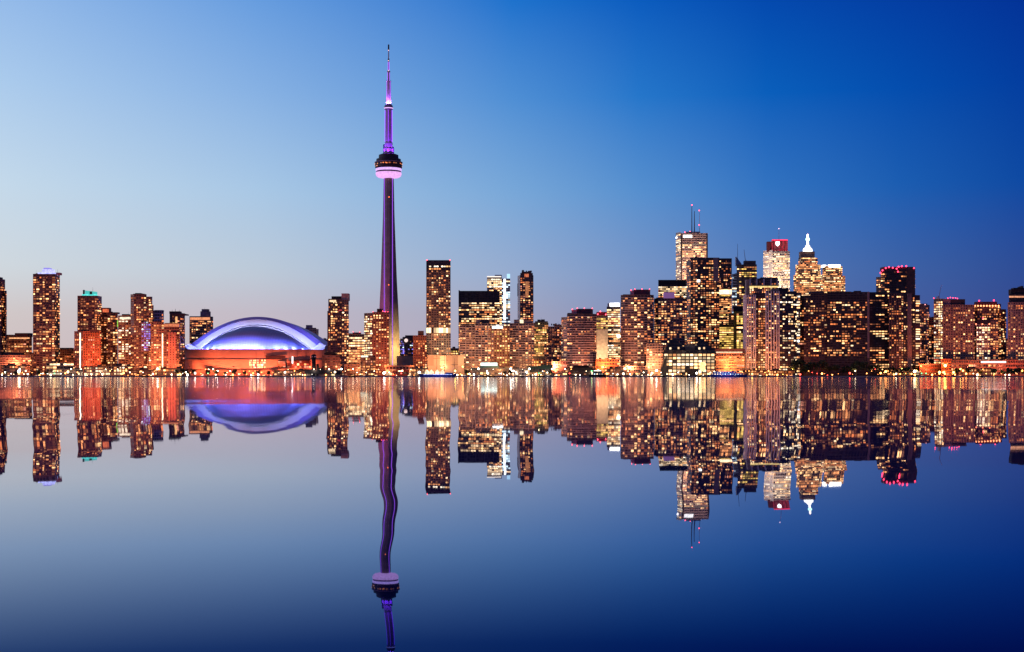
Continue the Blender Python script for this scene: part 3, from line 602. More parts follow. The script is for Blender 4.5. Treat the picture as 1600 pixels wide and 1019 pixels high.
em.face([(PX(x,Ye),Ye,HZ(y,Ye)) for x, y in reversed(q)]); em.face([(PX(x,Ye),Ye+.3,HZ(y,Ye)) for x, y in q])
for i in range(5):
    a_, c_ = q[i], q[(i+1)%5]; em.face([(PX(a_[0],Ye),Ye,HZ(a_[1],Ye)),(PX(c_[0],Ye),Ye,HZ(c_[1],Ye)),(PX(c_[0],Ye),Ye+.3,HZ(c_[1],Ye)),(PX(a_[0],Ye),Ye+.3,HZ(a_[1],Ye))])
em.build('emblem', glow('emblem_white', (1,.9,.85), 4), b.e, b.o)
b.mast(1217,357,375,.35,6,(.3,.2,.3)).beacons([(1217,357.5)],(1,.6,.7),.8,4,dy=6).done()
b = B('office_tower', 'grey office with white fins and a thin yellow floor behind the white piered tower', OF, 2450, 1190)
b.t((1171,1216), 436, 446, name='crown_storeys', fr=(.10,.07,.10), lit=.1, pier=((.5,.45,.5),2.6,3), bay=4).t((1171,1216), 446, None, fr=(.25,.18,.17), lit=.35, pal='condo', parapet=False).b(1166,1171,437,500,'side_wall',col=(.42,.28,.25)).glowbox(1171,1216,447,449.5,(1,.7,.25),1.1).b(1189,1206,433.5,436,col=(.03,.03,.05)).clutter(1172,1215,436,n=4).done()
b = B('apartment_tower', 'white piered tower with a dark glass right side at the waterfront', AP, 2110, 1203)
WP = ((.84,.78,.80), 1.5, 1)
b.t([(1162,6),(1166,0),(1181,0)], 461, name='left_wing', fr=(.16,.11,.11), lit=.5, pal='condo', pier=WP, bay=3.8, fw=.3).t([(1181,3),(1196,3)], 463, name='centre_bay', fr=(.15,.09,.07), lit=.55, pal='condo', fw=.15).t([(1196,0),(1218,0)], 455, name='centre_wing', fr=(.16,.11,.11), lit=.45, pal='condo', pier=WP, bay=3.8, fw=.3)
b.t([(1218,0),(1240,4),(1245,9)], 456, fr=(.03,.032,.05), lit=.33, pal='white', slab=((.05,.055,.08),.7), bay=4.2).b(1179,1196,457.5,463,'penthouse',col=(.04,.03,.05)).b(1217,1232,450,456,'penthouse',col=(.02,.022,.035)).b(1206,1217,452.5,455,col=(.3,.25,.26)).beacons([(1197,459)],r=.6).done()

b = B('office_tower', 'stepped tower with a glaring white spire', OF, 2750, 1262)
st = dict(fr=(.42,.30,.19), lit=.92, pat='office', pal='office', fw=.1, fv=.45, parapet=False, skip_top=0)
b.t([(1240,8),(1244,0),(1281,0),(1285.5,8)], 430, None, name='wall', **st).t([(1243,9),(1247,1),(1278,1),(1282,9)], 414, 430, name='upper_tier', **st).t([(1247.5,10),(1251,2),(1274,2),(1277.5,10)], 403.5, 414, name='upper_tier', **{**st, 'lit': .5})
b.b(1251.5,1273,393,403.5,'upper_tier',col=(.28,.19,.15),dy=6,D=20)
b.mast(1261.8,369,381,1.9,13)
Ys = 2750 + 12; kq = 2750 / F
MB().lathe([(7.6*kq, HZ(393.2, Ys)), (7.2*kq, HZ(390, Ys)), (6.6*kq, HZ(388.3, Ys)), (4.2*kq, HZ(387, Ys)), (3.4*kq, HZ(384, Ys)), (1.9*kq, HZ(383, Ys)), (1.5*kq, HZ(376, Ys))], XS := PX(1262, Ys), Ys, 8).build('emissive_crown', glow('crown_white', (1, .95, .85), 2.6, vary=.35), b.e, b.o)
MB().ball((XS, Ys, HZ(374, Ys)), 3.3*kq, 12, 8).build('spire_lantern', glow('lantern_green_white', (.55, 1, .74), 2.4), b.e, b.o)
m_ = MB(); m_.box(PX(1260.8,Ys), PX(1263,Ys), Ys - 2.6, Ys + 2.6, HZ(381,Ys), HZ(366.5,Ys)); m_.build('spire_light', glow('spire_white', (1,.97,.9), 3), b.e, b.o)
b.beacons([(1262,366)],(1,.5,.45),.8,4,dy=12).done()
b = B('office_tower', 'cream tower with two white glowing crowns right of the white spire', OF, 2820, 1302)
b.t([(1284,3),(1288,0),(1314,0),(1320.5,8)], 431, None, **st).t([(1285,4),(1290,1),(1311,1),(1316,7)], 416, 431, name='upper_tier', **{**st, 'lit': .8})
b.glowbox(1285,1291,414,417.5,(1,.97,.9),3.2,'emissive_crown',D=8,dy=2).glowbox(1295,1313,413.5,417.5,(1,.97,.9),3.4,'emissive_crown',D=8,dy=0).b(1291,1295,416,420,col=(.3,.25,.2)).done()
b = B('office_tower', 'narrow strip of a bright tower seen in the gap right of the dark glass tower', OF, 2600, 1248)
b.t((1244.5,1252.5), 458, fr=(.5,.4,.28), lit=1, pat='office', pal='white', fw=.1, fv=.45, fh=5).beacons([(1247.5,533)],(.7,.8,1),2,4).done()
b = B('apartment_block', 'very wide dark brown block below the white spire', 'apartments', 2130, 1310)
FOOT = dict(skip_bot=8)
b.t([(1250,10),(1256,4),(1266,0)], 463, name='rounded_end', fr=(.15,.085,.06), lit=.2, pal='red', **FOOT, slab=((.2,.13,.11),.6)).t([(1266,0),(1292,0)], 459, name='left_wing', fr=(.12,.065,.05), lit=.24, skip_top=3, pal='condo', **FOOT, bay=4.4).t([(1292,-2),(1356,-2)], 457, fr=(.075,.042,.038), lit=.25, skip_top=4, pal='condo', **FOOT, slab=((.14,.09,.09),.5), bay=4.4)
b.t([(1358.5,2),(1391,2)], 457.5, name='right_wing', fr=(.028,.02,.026), lit=.24, pat='office', pal='condo', bay=4.2, fv=.5).b(1355.5,1358.5,455.8,560,'pale_pier',col=(.3,.2,.22),dy=-4,D=8).b(1355.5,1359,560,588,'pier_base',col=(.12,.08,.08),dy=-4,D=8).b(1266,1288,455.5,459,col=(.12,.08,.09)).b(1300,1330,455.6,457,col=(.06,.04,.05)).clutter(1300,1350,457,n=4).done()
b = B('apartment_tower', 'tall dark tower with a ring of pink red roof lights', AP, 2320, 1402)
b.t([(1369,12),(1376,6)], 434, name='side_wing', fr=(.16,.10,.10), lit=.3, D=20, slab=((.24,.16,.16),.7)).t([(1376,4),(1382,0),(1422,0),(1430,6)], 421, fr=(.05,.032,.038), lit=.16, pat='office', pal='condo', slab=((.09,.055,.06),.5))
b.b(1380,1428,417,421,'crown',dy=3,D=20,mat=plain('crown_maroon',(.16,.02,.05))).b(1416,1430,417.5,460,'side_pier',col=(.10,.06,.06),dy=-.5,D=4)
b.beacons([(1376,426.5),(1379,422.5),(1384,419),(1389,417.5),(1395,418.5),(1401,420),(1403,424.5),(1404,417),(1409,416.2),(1416,416),(1428,419)],(1,.04,.10),1.35,5).done()
b = B('apartment_tower', 'dark tower with fine vertical window columns and a grey pier', AP, 2110, 1413)
b.t([(1389,2),(1412,2)], 459, name='left_wing', fr=(.10,.055,.05), lit=.34, pal='red', pier=((.16,.09,.09),.9,1), bay=3.4).t([(1412,0),(1429.5,0)], 461, fr=(.03,.022,.03), lit=.16, pal='condo').b(1418,1424.5,458.5,584,'grey_pier',col=(.20,.14,.15),dy=-1.4,D=2)
b.t([(1429.5,1),(1437.5,4)], 462, name='right_wing', fr=(.07,.045,.05), lit=.55, pal='white', bay=7, D=20).b(1392,1408,457,459).done()
b = B('apartment_tower', 'rosy tower with small roof lights right of the grey piered tower', AP, 2270, 1445)
b.t([(1436.5,0),(1446,0),(1452.5,10)], 477, fr=(.36,.19,.15), lit=.36, pal='red', fw=.4).b(1440,1449,474.5,477,col=(.2,.1,.1)).beacons([(1445.5,476)],(1,.35,.35),.8,3).done()
b = B('apartment_tower', 'narrow red brown tower before the wide pink tower', AP, 2210, 1456)
b.t([(1451,0),(1463,0)], 498, fr=(.28,.12,.09), lit=.3, pal='red').clutter(1452,1461,498,n=3).done()
b = B('apartment_tower', 'wide pinkish tower with bright lit left corner and a dark box on the roof', AP, 2150, 1492)
b.t([(1459,10),(1473,0)], 468, name='lit_corner', fr=(.36,.28,.2), lit=.75, pal='white', D=16, slab=((.5,.42,.34),.8)).t([(1473,0),(1523,0)], 477, fr=(.31,.20,.18), lit=.26, pal='condo', fw=.42, bay=3.8).b(1485,1508,467.5,477,'penthouse',col=(.04,.035,.05)).b(1470,1485,467,477,'penthouse',col=(.2,.16,.2))
b.beacons([(1459,466),(1481,466),(1485,465),(1489,465.5),(1493,465.5),(1496,466.5)],(1,.05,.11),.8,5).done()
b = B('construction_crane', 'thin pale crane jib leaning above the wide pinkish tower', 'crane', 2200, 1468)
b.b(1466.3,1468,463,470,'crane_cab',col=(.5,.4,.5)).mast(1471,445,465,.55,4,(.55,.45,.55),'jib',px2=1466.8).mast(1467,466,480,.5,4,(.5,.4,.45),'crane_tower').done()
b = B('apartment_tower', 'curved tower ringed with orange lights under its roof and white gridded lower front', AP, 2170, 1548)
b.t([(1522,6),(1527,0),(1556,0),(1564,4)], 476, fr=(.13,.06,.065), lit=.3, pal='condo').t([(1564,4),(1569,8),(1572,14)], 484, name='side_wing', fr=(.12,.08,.09), lit=.3, slab=((.22,.16,.17),.6), D=14)
b.t([(1525,-14),(1547,-14)], 507.5, name='front_wing', fr=(.4,.3,.27), lit=.45, pal='white', slab=((.55,.45,.42),.9), pier=((.55,.45,.42),1,2), D=12, bay=4.6).t([(1547,-8),(1560,-8)], 500, name='front_wing', fr=(.24,.16,.15), lit=.45, pal='condo', D=8, slab=((.4,.3,.28),.8))
b.b(1526,1546,500,507.5,'plant_room',col=(.03,.02,.045),dy=-12).beacons([(1536,497.5)],(1,.04,.08),1.3,5,dy=-13)
b.b(1526,1558,471.5,476,'crown',col=(.18,.05,.06)).beacons([(1523.5+i*4.6,478) for i in range(9)],(1,.26,.1),1.25,5,dy=-1.5).beacons([(1525,506.5),(1535,506.5),(1546,506.5)],(1,.2,.1),1.0,5,dy=-15).beacons([(1530,470),(1553,469.5)],(1,.04,.1),1.2,5).done()
b = B('apartment_tower', 'pink tower with dark terraced top at the right edge of the picture', AP, 2150, 1592)
b.t([(1574.5,4),(1582,0),(1640,0)], 473.5, fr=(.34,.23,.21), lit=.28, pal='condo', fw=.45, bay=3.8).t([(1576.5,6),(1640,6)], 460, 473.5, name='upper_tier', fr=(.03,.025,.04), lit=0, parapet=False).b(1580,1640,452,460,'upper_tier',col=(.018,.016,.025),dy=9).b(1584,1602,449.8,452,'upper_tier',col=(.018,.016,.025),dy=12).glowbox(1577,1640,462.5,465,(1,.42,.22),.9,dy=5).clutter(1582,1599,450,dy=14,n=4).done()
b = B('podium_block', 'long low flat building at the foot of the right hand towers', 'offices', 2105, 1545)
b.t((1486,1640), 563.5, fr=(.3,.13,.09), lit=.2, pal='red', fh=5, slab=((.36,.18,.13),1.6)).glowbox(1533,1572,564.5,567,(1,.85,.75),2.2).b(1490,1500,560,563.5).b(1505,1522,561,563.5).b(1577,1590,560.5,563.5).done()
b = B('pavilion', 'small orange lit pavilion with a bright lamp at its front', 'pavilion', 2060, 1478)
b.t((1471,1486), 563, fr=(.6,.22,.06), lit=.25, pal='red').b(1469.5,1487.5,561,563,'roof',col=(.3,.12,.06),D=32,dy=-1).done()
b = B('boathouse', 'long low dark red shed left of the orange pavilion', 'shed', 2080, 1452)
b.t((1437,1471), 570, fr=(.2,.07,.04), lit=.25, pal='red', fh=5).b(1436,1472,568.5,570,'roof',col=(.25,.14,.12),D=32,dy=-1).done()

# the glass terminal and its neighbours
b = B('terminal_building', 'waterfront terminal with a large bright window grid and two dark stepped roof blocks', 'terminal', 2062, 1076)
b.t((1037,1117), 548, fr=(.05,.055,.05), gl=(.03,.03,.025), lit=3, pat='office', pal='white', fw=.18, fv=.3, fh=4.6, bay=6.2, pier=((.05,.06,.06),.9,1), slab=((.05,.06,.06),.9))
for c0, c1 in ((1041, 1069), (1086.5, 1109)):
    b.b(c0, c1, 541, 548, 'roof_block', col=(.02,.028,.05), D=16, dy=4).b(c0+3, c1-3, 535.5, 541, 'roof_block', col=(.02,.028,.05), D=12, dy=6).b(c0+5, c1-8, 530.5, 535.5, 'roof_block', col=(.02,.028,.05), D=9, dy=8)
    b.glowbox(c0+5, c0+8, 543, 546, (1,.7,.4), 1.6, 'lit_room', dy=3.4).glowbox(c1-10, c1-7.5, 542.5, 545.5, (1,.6,.3), 1.3, 'lit_room', dy=3.4)
b.b(1070,1086,538,548,'roof_block',col=(.28,.22,.13),D=12,dy=7).b(1068,1087,541,543,'roof_band',col=(.4,.3,.2),D=1,dy=6.5)
b.glowbox(1094,1102,566,580,(1,.6,.22),2.0,'lit_entrance',dy=-1.4).b(1034,1042,553,588,'glass_slope',col=(.06,.06,.05),slope=576,D=20,dy=-1).b(1074,1090,577,588,'canopy',col=(.03,.025,.02),D=6,dy=-8).done()
b = B('apartment_block', 'low pale block with slanted glass left of the terminal window grid', 'apartments', 2090, 1022)
b.t((1010,1036), 538, fr=(.36,.26,.21), lit=.4, pal='condo', slab=((.42,.32,.28),.8), bay=4).b(1014,1030,535,538,col=(.2,.15,.14)).done()
b = B('apartment_block', 'low pale podium with small shops below the tall rounded balcony tower', 'shops', 2075, 990)
b.t((966,1012), 573, fr=(.4,.24,.17), lit=.6, pal='condo', fh=4.4).b(970,985,571,573).done()
b = B('office_block', 'low orange office with long rows of lamps right of the terminal', 'offices', 2085, 1140)
b.t((1118.5,1163), 553, fr=(.55,.3,.16), lit=.8, pat='office', pal='red', fw=.1, fv=.42, fh=4.2, slab=((.6,.36,.2),1.2)).b(1117,1164,545,553,'roof_storey',col=(.13,.07,.07),D=22,dy=3).glowbox(1119,1160,549.6,551.6,(1,.6,.35),1.3,dy=2.2).done()
b = B('office_block', 'narrow dark block between the terminal and the orange office', 'offices', 2100, 1114)
b.t((1108,1120), 545, fr=(.05,.05,.07), lit=.2, pal='red').done()
b = B('shopping_terminal', 'low glass hall with a glowing teal white sign below the white gridded towers', 'hall', 2062, 766)
b.t((738,800), 576, fr=(.2,.17,.14), lit=.5, pal='gold', fh=4.5, bay=5).b(750,779,571.5,576,'sign_base',col=(.05,.16,.17),D=4,dy=-.4).glowbox(751,777,567,571.5,(.75,1,.92),2.6,'sign_light',D=2,dy=0).b(736,802,574.6,576.3,'roof',col=(.1,.12,.12),D=30,dy=-1.4).done()
b = B('shopping_terminal', 'low dark green roofed hall right of the teal white sign', 'hall', 2058, 842)
b.t((826,862), 576, fr=(.12,.12,.08), lit=.6, pal='gold', fh=4.5, bay=5).b(824,864,569.5,576,'roof',col=(.03,.07,.05),slope=573,D=30,dy=-1).done()
b = B('kiosk', 'rose lit glass corner pavilion left of the dark ferry shed', 'pavilion', 2075, 874)
b.t((862,887), 566, fr=(.5,.3,.24), lit=.75, pal='red', fh=4).b(867,880,563.5,566).done()
b = B('ferry_shed', 'dark hipped roof ferry shed at the foot of the rounded balcony tower', 'shed', 2030, 905)
b.t((891,924), 579, fr=(.04,.02,.015), lit=.15, pal='red', fh=5).b(889.5,926,574.5,579,'roof',col=(.02,.014,.014),D=30,dy=-1.5).b(896,920,571,574.5,'roof',col=(.02,.014,.014),D=20,dy=3).done()
b = B('entrance_pavilion', 'white lit glass entrance hall at the foot of the needle tower', 'pavilion', 2080, 622)
b.t((602.5,644), 573, fr=(.6,.45,.38), lit=.95, pat='office', pal='white', fw=.14, fv=.25, fh=4.4, bay=4.5).b(600.5,646,571,573,'roof',col=(.35,.2,.14),D=32,dy=-1).done()
b = B('restaurant', 'round red roofed waterfront restaurant with glowing red lamps', 'pavilion', 2040, 626)
b.t([(613,5),(618,0),(634,0),(639,5)], 581, fr=(.6,.08,.04), lit=.5, pal='red', fh=4, D=12).b(614,638,578.5,581,'roof',col=(.5,.05,.03),D=14,dy=-.6).b(619,633,576.2,578.5,'roof',col=(.45,.05,.03),D=10,dy=2).glowbox(622,629,579.3,580.6,(1,.8,.4),3,'sign_light',dy=-1.6).done()
b = B('harbour_tower', 'slim black watch tower with a rounded head before the dome', 'tower', 2020, 490)
mt = MB(); c = (PX(490.3, 2024), 2024); rr = 3.1
mt.lathe([(rr,GROUND),(rr*.94,HZ(560,2024)),(rr*1.18,HZ(559,2024)),(rr*1.18,HZ(556,2024)),(rr*.8,HZ(554,2024)),(.3,HZ(553.4,2024))], *c, n=14); mt.build('wall', plain('black_cladding',(.012,.012,.02)), b.e, b.o)
b.b(487,494,556.8,558,'lookout_band',dy=.6,D=.5,mat=glow('lookout_pink',(.5,.2,.3),.5)).b(494,497.5,569,588,'stair_block',col=(.014,.014,.022),dy=1,D=6).done()
b = B('boathouse', 'long dark roofed boathouse with pale doors right of the black watch tower', 'shed', 2022, 505)
b.t((477,531), 584, fr=(.3,.3,.28), gl=(.18,.19,.17), lit=0, fh=6, bay=10, D=20).b(475.5,532,577.8,584,'roof',col=(.014,.016,.03),D=24,dy=-2).b(494,505,574.8,577.8,'roof',col=(.014,.016,.03),D=10,dy=4).glowbox(518,523,584.5,587,(1,.75,.4),1.6,'lit_room',dy=-.6).glowbox(494,497,584.5,587,(.9,.95,.7),1.0,'lit_room',dy=-.6).done()

# low shore buildings seen between the lamps
LOW = [
 (2,40,572,'shed','low brown shed with a row of bright lamps at the far left shore',(.25,.12,.09),'red'),
 (96,130,578,'shop','low white lit shop front left of the red brick tower',(.5,.34,.28),'white'),
 (131,162,574,'shop','low red lit arcade at the foot of the red brick tower',(.5,.15,.1),'white'),
 (160,204,573,'market_hall','long low hall with a glowing white eave below the olive grey tower',(.5,.2,.12),'white'),
 (204,240,579,'shop','low orange shop row below the round topped tower',(.42,.15,.09),'red'),
 (242,284,577,'shop','low orange shop row at the left foot of the stadium',(.45,.2,.12),'red'),
 (428,475,580,'shop','low orange cafe row in front of the right half of the stadium',(.42,.17,.1),'red'),
 (642,668,577,'shop','low lit kiosk row between the needle tower and the tall ship',(.45,.25,.15),'condo'),
 (800,828,578,'shop','low white lit cafe front below the tower with the roof box',(.45,.36,.3),'white'),
 (944,968,577,'shop','low orange ticket hall right of the ferry shed',(.5,.2,.1),'red'),
 (1160,1196,579,'shop','low orange shop front below the white piered tower',(.55,.25,.1),'red'),
 (1196,1240,580,'shop','low orange arcade at the right foot of the white piered tower',(.5,.22,.09),'red'),
 (1386,1424,578,'shed','low dark red shed with orange lamps below the pink lit tower',(.3,.1,.06),'red'),
 (1500,1548,577,'shop','low orange cafe row below the wide pinkish tower',(.4,.17,.1),'red'),
]
for i, (x0, x1, top, nm, lab, fr, pal) in enumerate(LOW):
    b = B(nm, lab, 'low building', 2046 + (i % 3) * 4, (x0 + x1) / 2)
    b.t((x0, x1), top, fr=fr, lit=.75, pal=pal, fh=4.2, bay=4, D=16, skip_top=0)
    b.b(x0 - .8, x1 + .8, top - 1.6, top + .02, 'roof', col=tuple(v * .5 for v in fr), D=19, dy=-1.6).clutter(x0 + 2, x1 - 2, top - 1.6, n=2).done()
# farther city blocks glimpsed in the gaps of the skyline
FAR = [
 (108,122,556,'brown block glimpsed far back left of the teal roofed tower',(.18,.1,.09)),
 (286,300,545,'brown block glimpsed far back at the left shoulder of the dome',(.2,.12,.12)),
 (606,628,541,'grey block glimpsed far back behind the foot of the needle tower',(.16,.12,.11)),
 (704,718,560,'brown block glimpsed far back between the tall flat topped tower and the black topped one',(.2,.15,.12)),
 (855,880,525,'rosy block glimpsed far back left of the rounded balcony tower',(.3,.18,.16)),
 (930,972,520,'cream block glimpsed far back below the glaring white crown',(.35,.25,.18)),
 (1100,1130,500,'amber block glimpsed far back behind the massive dark tower',(.25,.18,.1)),
 (1435,1475,520,'red brown block glimpsed far back right of the grey piered tower',(.25,.13,.1)),
 (1560,1580,530,'red block glimpsed far back left of the pink edge tower',(.25,.12,.12)),
]
for x0, x1, top, lab, fr in FAR:
    b = B('office_block', lab, 'far block', 2950, (x0 + x1) / 2); b.t((x0, x1), top, fr=fr, lit=.4, pal='condo', bay=5).clutter(x0, x1, top, n=3).done()

# ------------------------------------------------------------------ lights of lamps, and unseen lights added for dark walls
def area(name, loc, target, power, col, size, parent, spread=150):
    d = bpy.data.lights.new(name, 'AREA'); d.shape = 'DISK'; d.size = size; d.energy = power; d.color = col; d.spread = R(spread)
    o = bpy.data.objects.new(name, d); COL.objects.link(o)
    v = Vector(target) - Vector(loc); o.rotation_euler = v.to_track_quat('-Z', 'Y').to_euler()
    o.location = Vector(loc) - Vector(parent.location) if parent else loc
    if parent: o.parent = parent
    return o

def added_flood(e, px, Y, z, pxt, Yt, zt_, power, col, spread=120):  # unseen light, added to brighten a wall that stays too dark
    area('floodlight', (PX(px, Y), Y, z), (PX(pxt, Yt), Yt, zt_), power, col, 3, e, spread)
FLOOD = {}
for o_ in list(COL.objects):
    l_ = o_.get('label', '')
    for k_ in ('carrying three masts', 'white emblem', 'bright band low', 'blank lit wall below', 'glaring white spire', 'two white glowing crowns', 'icy white', 'glowing orange cornice', 'violet roofed tower and the teal', 'wide low office block with bright', 'olive yellow office block'):
        if k_ in l_: FLOOD[k_] = o_
added_flood(FLOOD['carrying three masts'], 1078, 2810, 150, 1085, 2900, 235, 60000, (1, .62, .46)); added_flood(FLOOD['carrying three masts'], 1050, 2840, 150, 1060, 2910, 235, 40000, (1, .7, .56))
added_flood(FLOOD['white emblem'], 1215, 2810, 140, 1220, 2900, 205, 60000, (1, .72, .55)); added_flood(FLOOD['white emblem'], 1188, 2840, 140, 1199, 2910, 210, 40000, (1, .78, .66))
added_flood(FLOOD['bright band low'], 696, 2150, 36, 686, 2190, 62, 9000, (1, .6, .34)); added_flood(FLOOD['blank lit wall below'], 941, 2215, 16, 941, 2257, 40, 26000, (1, .66, .38))
added_flood(FLOOD['glaring white spire'], 1262, 2690, 110, 1262, 2750, 170, 26000, (1, .55, .28)); added_flood(FLOOD['two white glowing crowns'], 1302, 2760, 120, 1302, 2820, 180, 20000, (1, .6, .3))
added_flood(FLOOD['glowing orange cornice'], 27, 2190, 12, 27, 2220, 40, 9000, (1, .25, .08)); added_flood(FLOOD['violet roofed tower and the teal'], 103, 2232, 8, 103, 2260, 24, 8000, (1, .25, .08))
added_flood(FLOOD['wide low office block with bright'], 557, 2200, 10, 557, 2230, 40, 8000, (1, .4, .18)); added_flood(FLOOD['olive yellow office block'], 846, 2395, 20, 846, 2420, 60, 8000, (1, .6, .22))
# ------------------------------------------------------------------ the needle tower
YT = 2405.0; XT = PX(607.2, YT)
nt = empty('observation_tower', (XT, YT, GROUND), 'very tall concrete needle tower lit purple with a round pod and antenna', 'tower')
NO = (XT, YT, GROUND)
def interp(t, x):
    for (a, va), (b2, vb) in zip(t, t[1:]):
        if a <= x <= b2: return va + (vb - va) * (x - a) / (b2 - a)
    return t[-1][1] if x > t[-1][0] else t[0][1]
RT = [(0, 21.5), (14, 20.2), (60, 18.6), (116, 16.4), (160, 13.9), (210, 11.9), (270, 9.6), (331, 8.3)]
concrete = plain('tower_concrete', (.22, .18, .17), .8, .2, .12)
sb = MB(); rings = []; zs = [GROUND + (331 - GROUND) * i / 40 for i in range(41)]
for z in zs:
    Rr = interp(RT, z); wt_ = 3.4 - 1.0 * z / 331; pts = []
    for th in (-90, 30, 150):
        t = R(th); c, s_ = math.cos(t), math.sin(t)
        for sg in (-1, 1): pts.append((XT + Rr*c - sg*wt_*s_, YT + Rr*s_ + sg*wt_*c, z))
        for q in (-15, 15):
            u = R(th + 60 + q); pts.append((XT + 7.7*math.cos(u), YT + 7.7*math.sin(u), z))
    rings.append(pts)
for a, b2 in zip(rings, rings[1:]):
    for i in range(12):
        j = (i + 1) % 12; sb.face([a[i], a[j], b2[j], b2[i]])
sb.build('shaft', concrete, nt, NO)
ledp = glow('light_strip_purple', (.36, .09, .95), 1.05, sample=True)
for th in (-30, 210, 90):
    t = R(th); c, s_ = XT + 7.9*math.cos(t), YT + 7.9*math.sin(t)
    sm = MB(); sm.tube((c, s_, 16), (c, s_, 330), .62, n=6); sm.build('light_strip', ledp, nt, NO)
zT = lambda py: HZ(py, YT)
m = MB().lathe([(8.6, zT(279)), (17.5, zT(277.3)), (20.3, zT(275.5)), (21.6, zT(272.5)), (21.3, zT(270))], XT, YT, 40, 0, cap=True)
m.build('radome', glow('radome_lit_pink', (.90, .45, .95), 1.05, sample=True, vary=.15), nt, NO, smooth=False)  # emission stands in for pink LED light on the white ring
MB().lathe([(20.6, zT(270)), (20.6, zT(267.6))], XT, YT, 40).build('pod_groove', plain('pod_dark', (.12, .06, .14)), nt, NO)
MB().lathe([(21.4, zT(267.6)), (21.7, zT(266)), (21.2, zT(263.8))], XT, YT, 40).build('radome', glow('radome_lit_violet', (.74, .45, 1), 1.15, sample=True, vary=.15), nt, NO)  # upper ring likewise carries its violet LED light as emission
podm = plain('pod_cladding', (.035, .022, .04), .5)
MB().lathe([(21.2, zT(263.8)), (22.4, zT(262)), (23, zT(256)), (22.2, zT(253.6)), (20.6, zT(252.8)), (20.4, zT(249)), (16.6, zT(248)), (16.2, zT(242.5)), (12, zT(241)), (8.4, zT(240.6))], XT, YT, 40).build('observation_deck', podm, nt, NO)
MB().lathe([(23.25, zT(254.4)), (23.25, zT(253.6))], XT, YT, 40).build('deck_rail', plain('rail_pale', (.4, .3, .4)), nt, NO)
random.seed(11)
for k in range(34):
    a = R(-175 + k * 5.0); py = random.choice((256.5, 257, 260.3))
    if random.random() < .45: continue
    r = 22.75 if py > 259 else 23.05
    o = bpy.data.objects.new('window', WMESH[random.choice(('amber', 'warm', 'amber', 'rose'))]); COL.objects.link(o); o.parent = nt
    o.location = (r*math.cos(a), r*math.sin(a), zT(py + 1.2) - GROUND); o.rotation_euler = (0, 0, a + R(90)); o.scale = (1.9, .3, 1.6)
MB().lathe([(8.2, zT(240.6)), (8.0, zT(233)), (6.8, zT(231)), (6.6, zT(224)), (5.8, zT(222)), (5.5, zT(172))], XT, YT, 24).build('upper_shaft', plain('upper_concrete', (.52, .46, .54), .8, .1), nt, NO)
for sx_ in (-1, 1): MB().box(XT + sx_*7.6 - 1.3, XT + sx_*7.6 + 1.3, YT - 2, YT + 2, zT(240.6), zT(230 if sx_ > 0 else 226)).build('equipment_box', plain('pod_blue', (.05, .04, .12)), nt, NO)
MB().lathe([(5.6, zT(172)), (7.2, zT(170.5)), (7.5, zT(168)), (6.2, zT(164.5)), (4.6, zT(163.5))], XT, YT, 28).build('upper_pod', plain('upper_pod_cladding', (.3, .22, .36), .6), nt, NO)
MB().lathe([(7.3, zT(170.2)), (7.62, zT(169))], XT, YT, 28, cap=False).build('light_ring', glow('upper_pod_glow', (.85, .5, 1), 1.4), nt, NO)
ant = plain('antenna_white', (.62, .56, .62), .6, .1)
MB().lathe([(4.2, zT(163.5)), (3.8, zT(145)), (3.5, zT(128)), (4.3, zT(127.6)), (4.3, zT(126.6)), (2.4, zT(126.4)), (2.2, zT(113)), (2.8, zT(112.6)), (2.8, zT(111.4)), (1.2, zT(111)), (.95, zT(90)), (.8, zT(80)), (.6, zT(70)), (.2, zT(69))], XT, YT, 16).build('antenna', ant, nt, NO)
for a_, c_ in ((92, 96), (70, 78)): MB().tube((XT, YT, zT(c_)), (XT, YT, zT(a_)), 1.25, n=8).build('antenna_sleeve', plain('antenna_dark', (.04, .03, .04)), nt, NO)
for py in (79, 95, 124.5, 110.6): MB().ball((XT, YT - 1.6, zT(py)), .6, 8, 5).build('beacon', glow('beacon_amber', (1, .5, .45), 3), nt, NO)
for py in (309, 446): MB().ball((XT + 1.5, YT - interp(RT, zT(py)) - .4, zT(py)), .9, 8, 5).build('beacon', glow('beacon_orange', (1, .16, .05), 3), nt, NO)
for k in range(4):
    a = R(k * 90 - 45); c, s_ = math.cos(a), math.sin(a)
    for r0, r1, ya, yb_ in ((4.55, 3.95, 163, 128.5), (2.75, 2.5, 126, 113.5), (1.5, 1.2, 110, 97)):
        MB().tube((XT + r0*c, YT + r0*s_, zT(ya)), (XT + r1*c, YT + r1*s_, zT(yb_)), .16, n=5).build('light_strip', glow('antenna_strip_purple', (.42, .10, 1), 2.6, sample=True), nt, NO)
# floodlights on the pod roof, the upper pod and the antenna collar
PUR = (.27, .035, 1)
for k in range(6):
    a = R(k * 60 - 90); c, s_ = math.cos(a), math.sin(a)
    area('floodlight', (XT + 13*c, YT + 13*s_, zT(241.5) + .8), (XT + 3.5*c, YT + 3.5*s_, zT(215)), 2200, PUR, 1.5, nt, 90)
    MB().tube((XT + 6.9*c, YT + 6.9*s_, zT(222)), (XT + 6.7*c, YT + 6.7*s_, zT(172.5)), .22, n=5).build('light_strip', glow('mast_strip_purple', (.30, .04, 1), 2.6, sample=True), nt, NO)
    area('floodlight', (XT + 7*c, YT + 7*s_, zT(164)), (XT + 2*c, YT + 2*s_, zT(148)), 4500, (.44, .13, 1), .8, nt, 110)
    area('floodlight', (XT + 4*c, YT + 4*s_, zT(127)), (XT + c, YT + s_, zT(116)), 4500, (.46, .15, 1), .5, nt, 110)
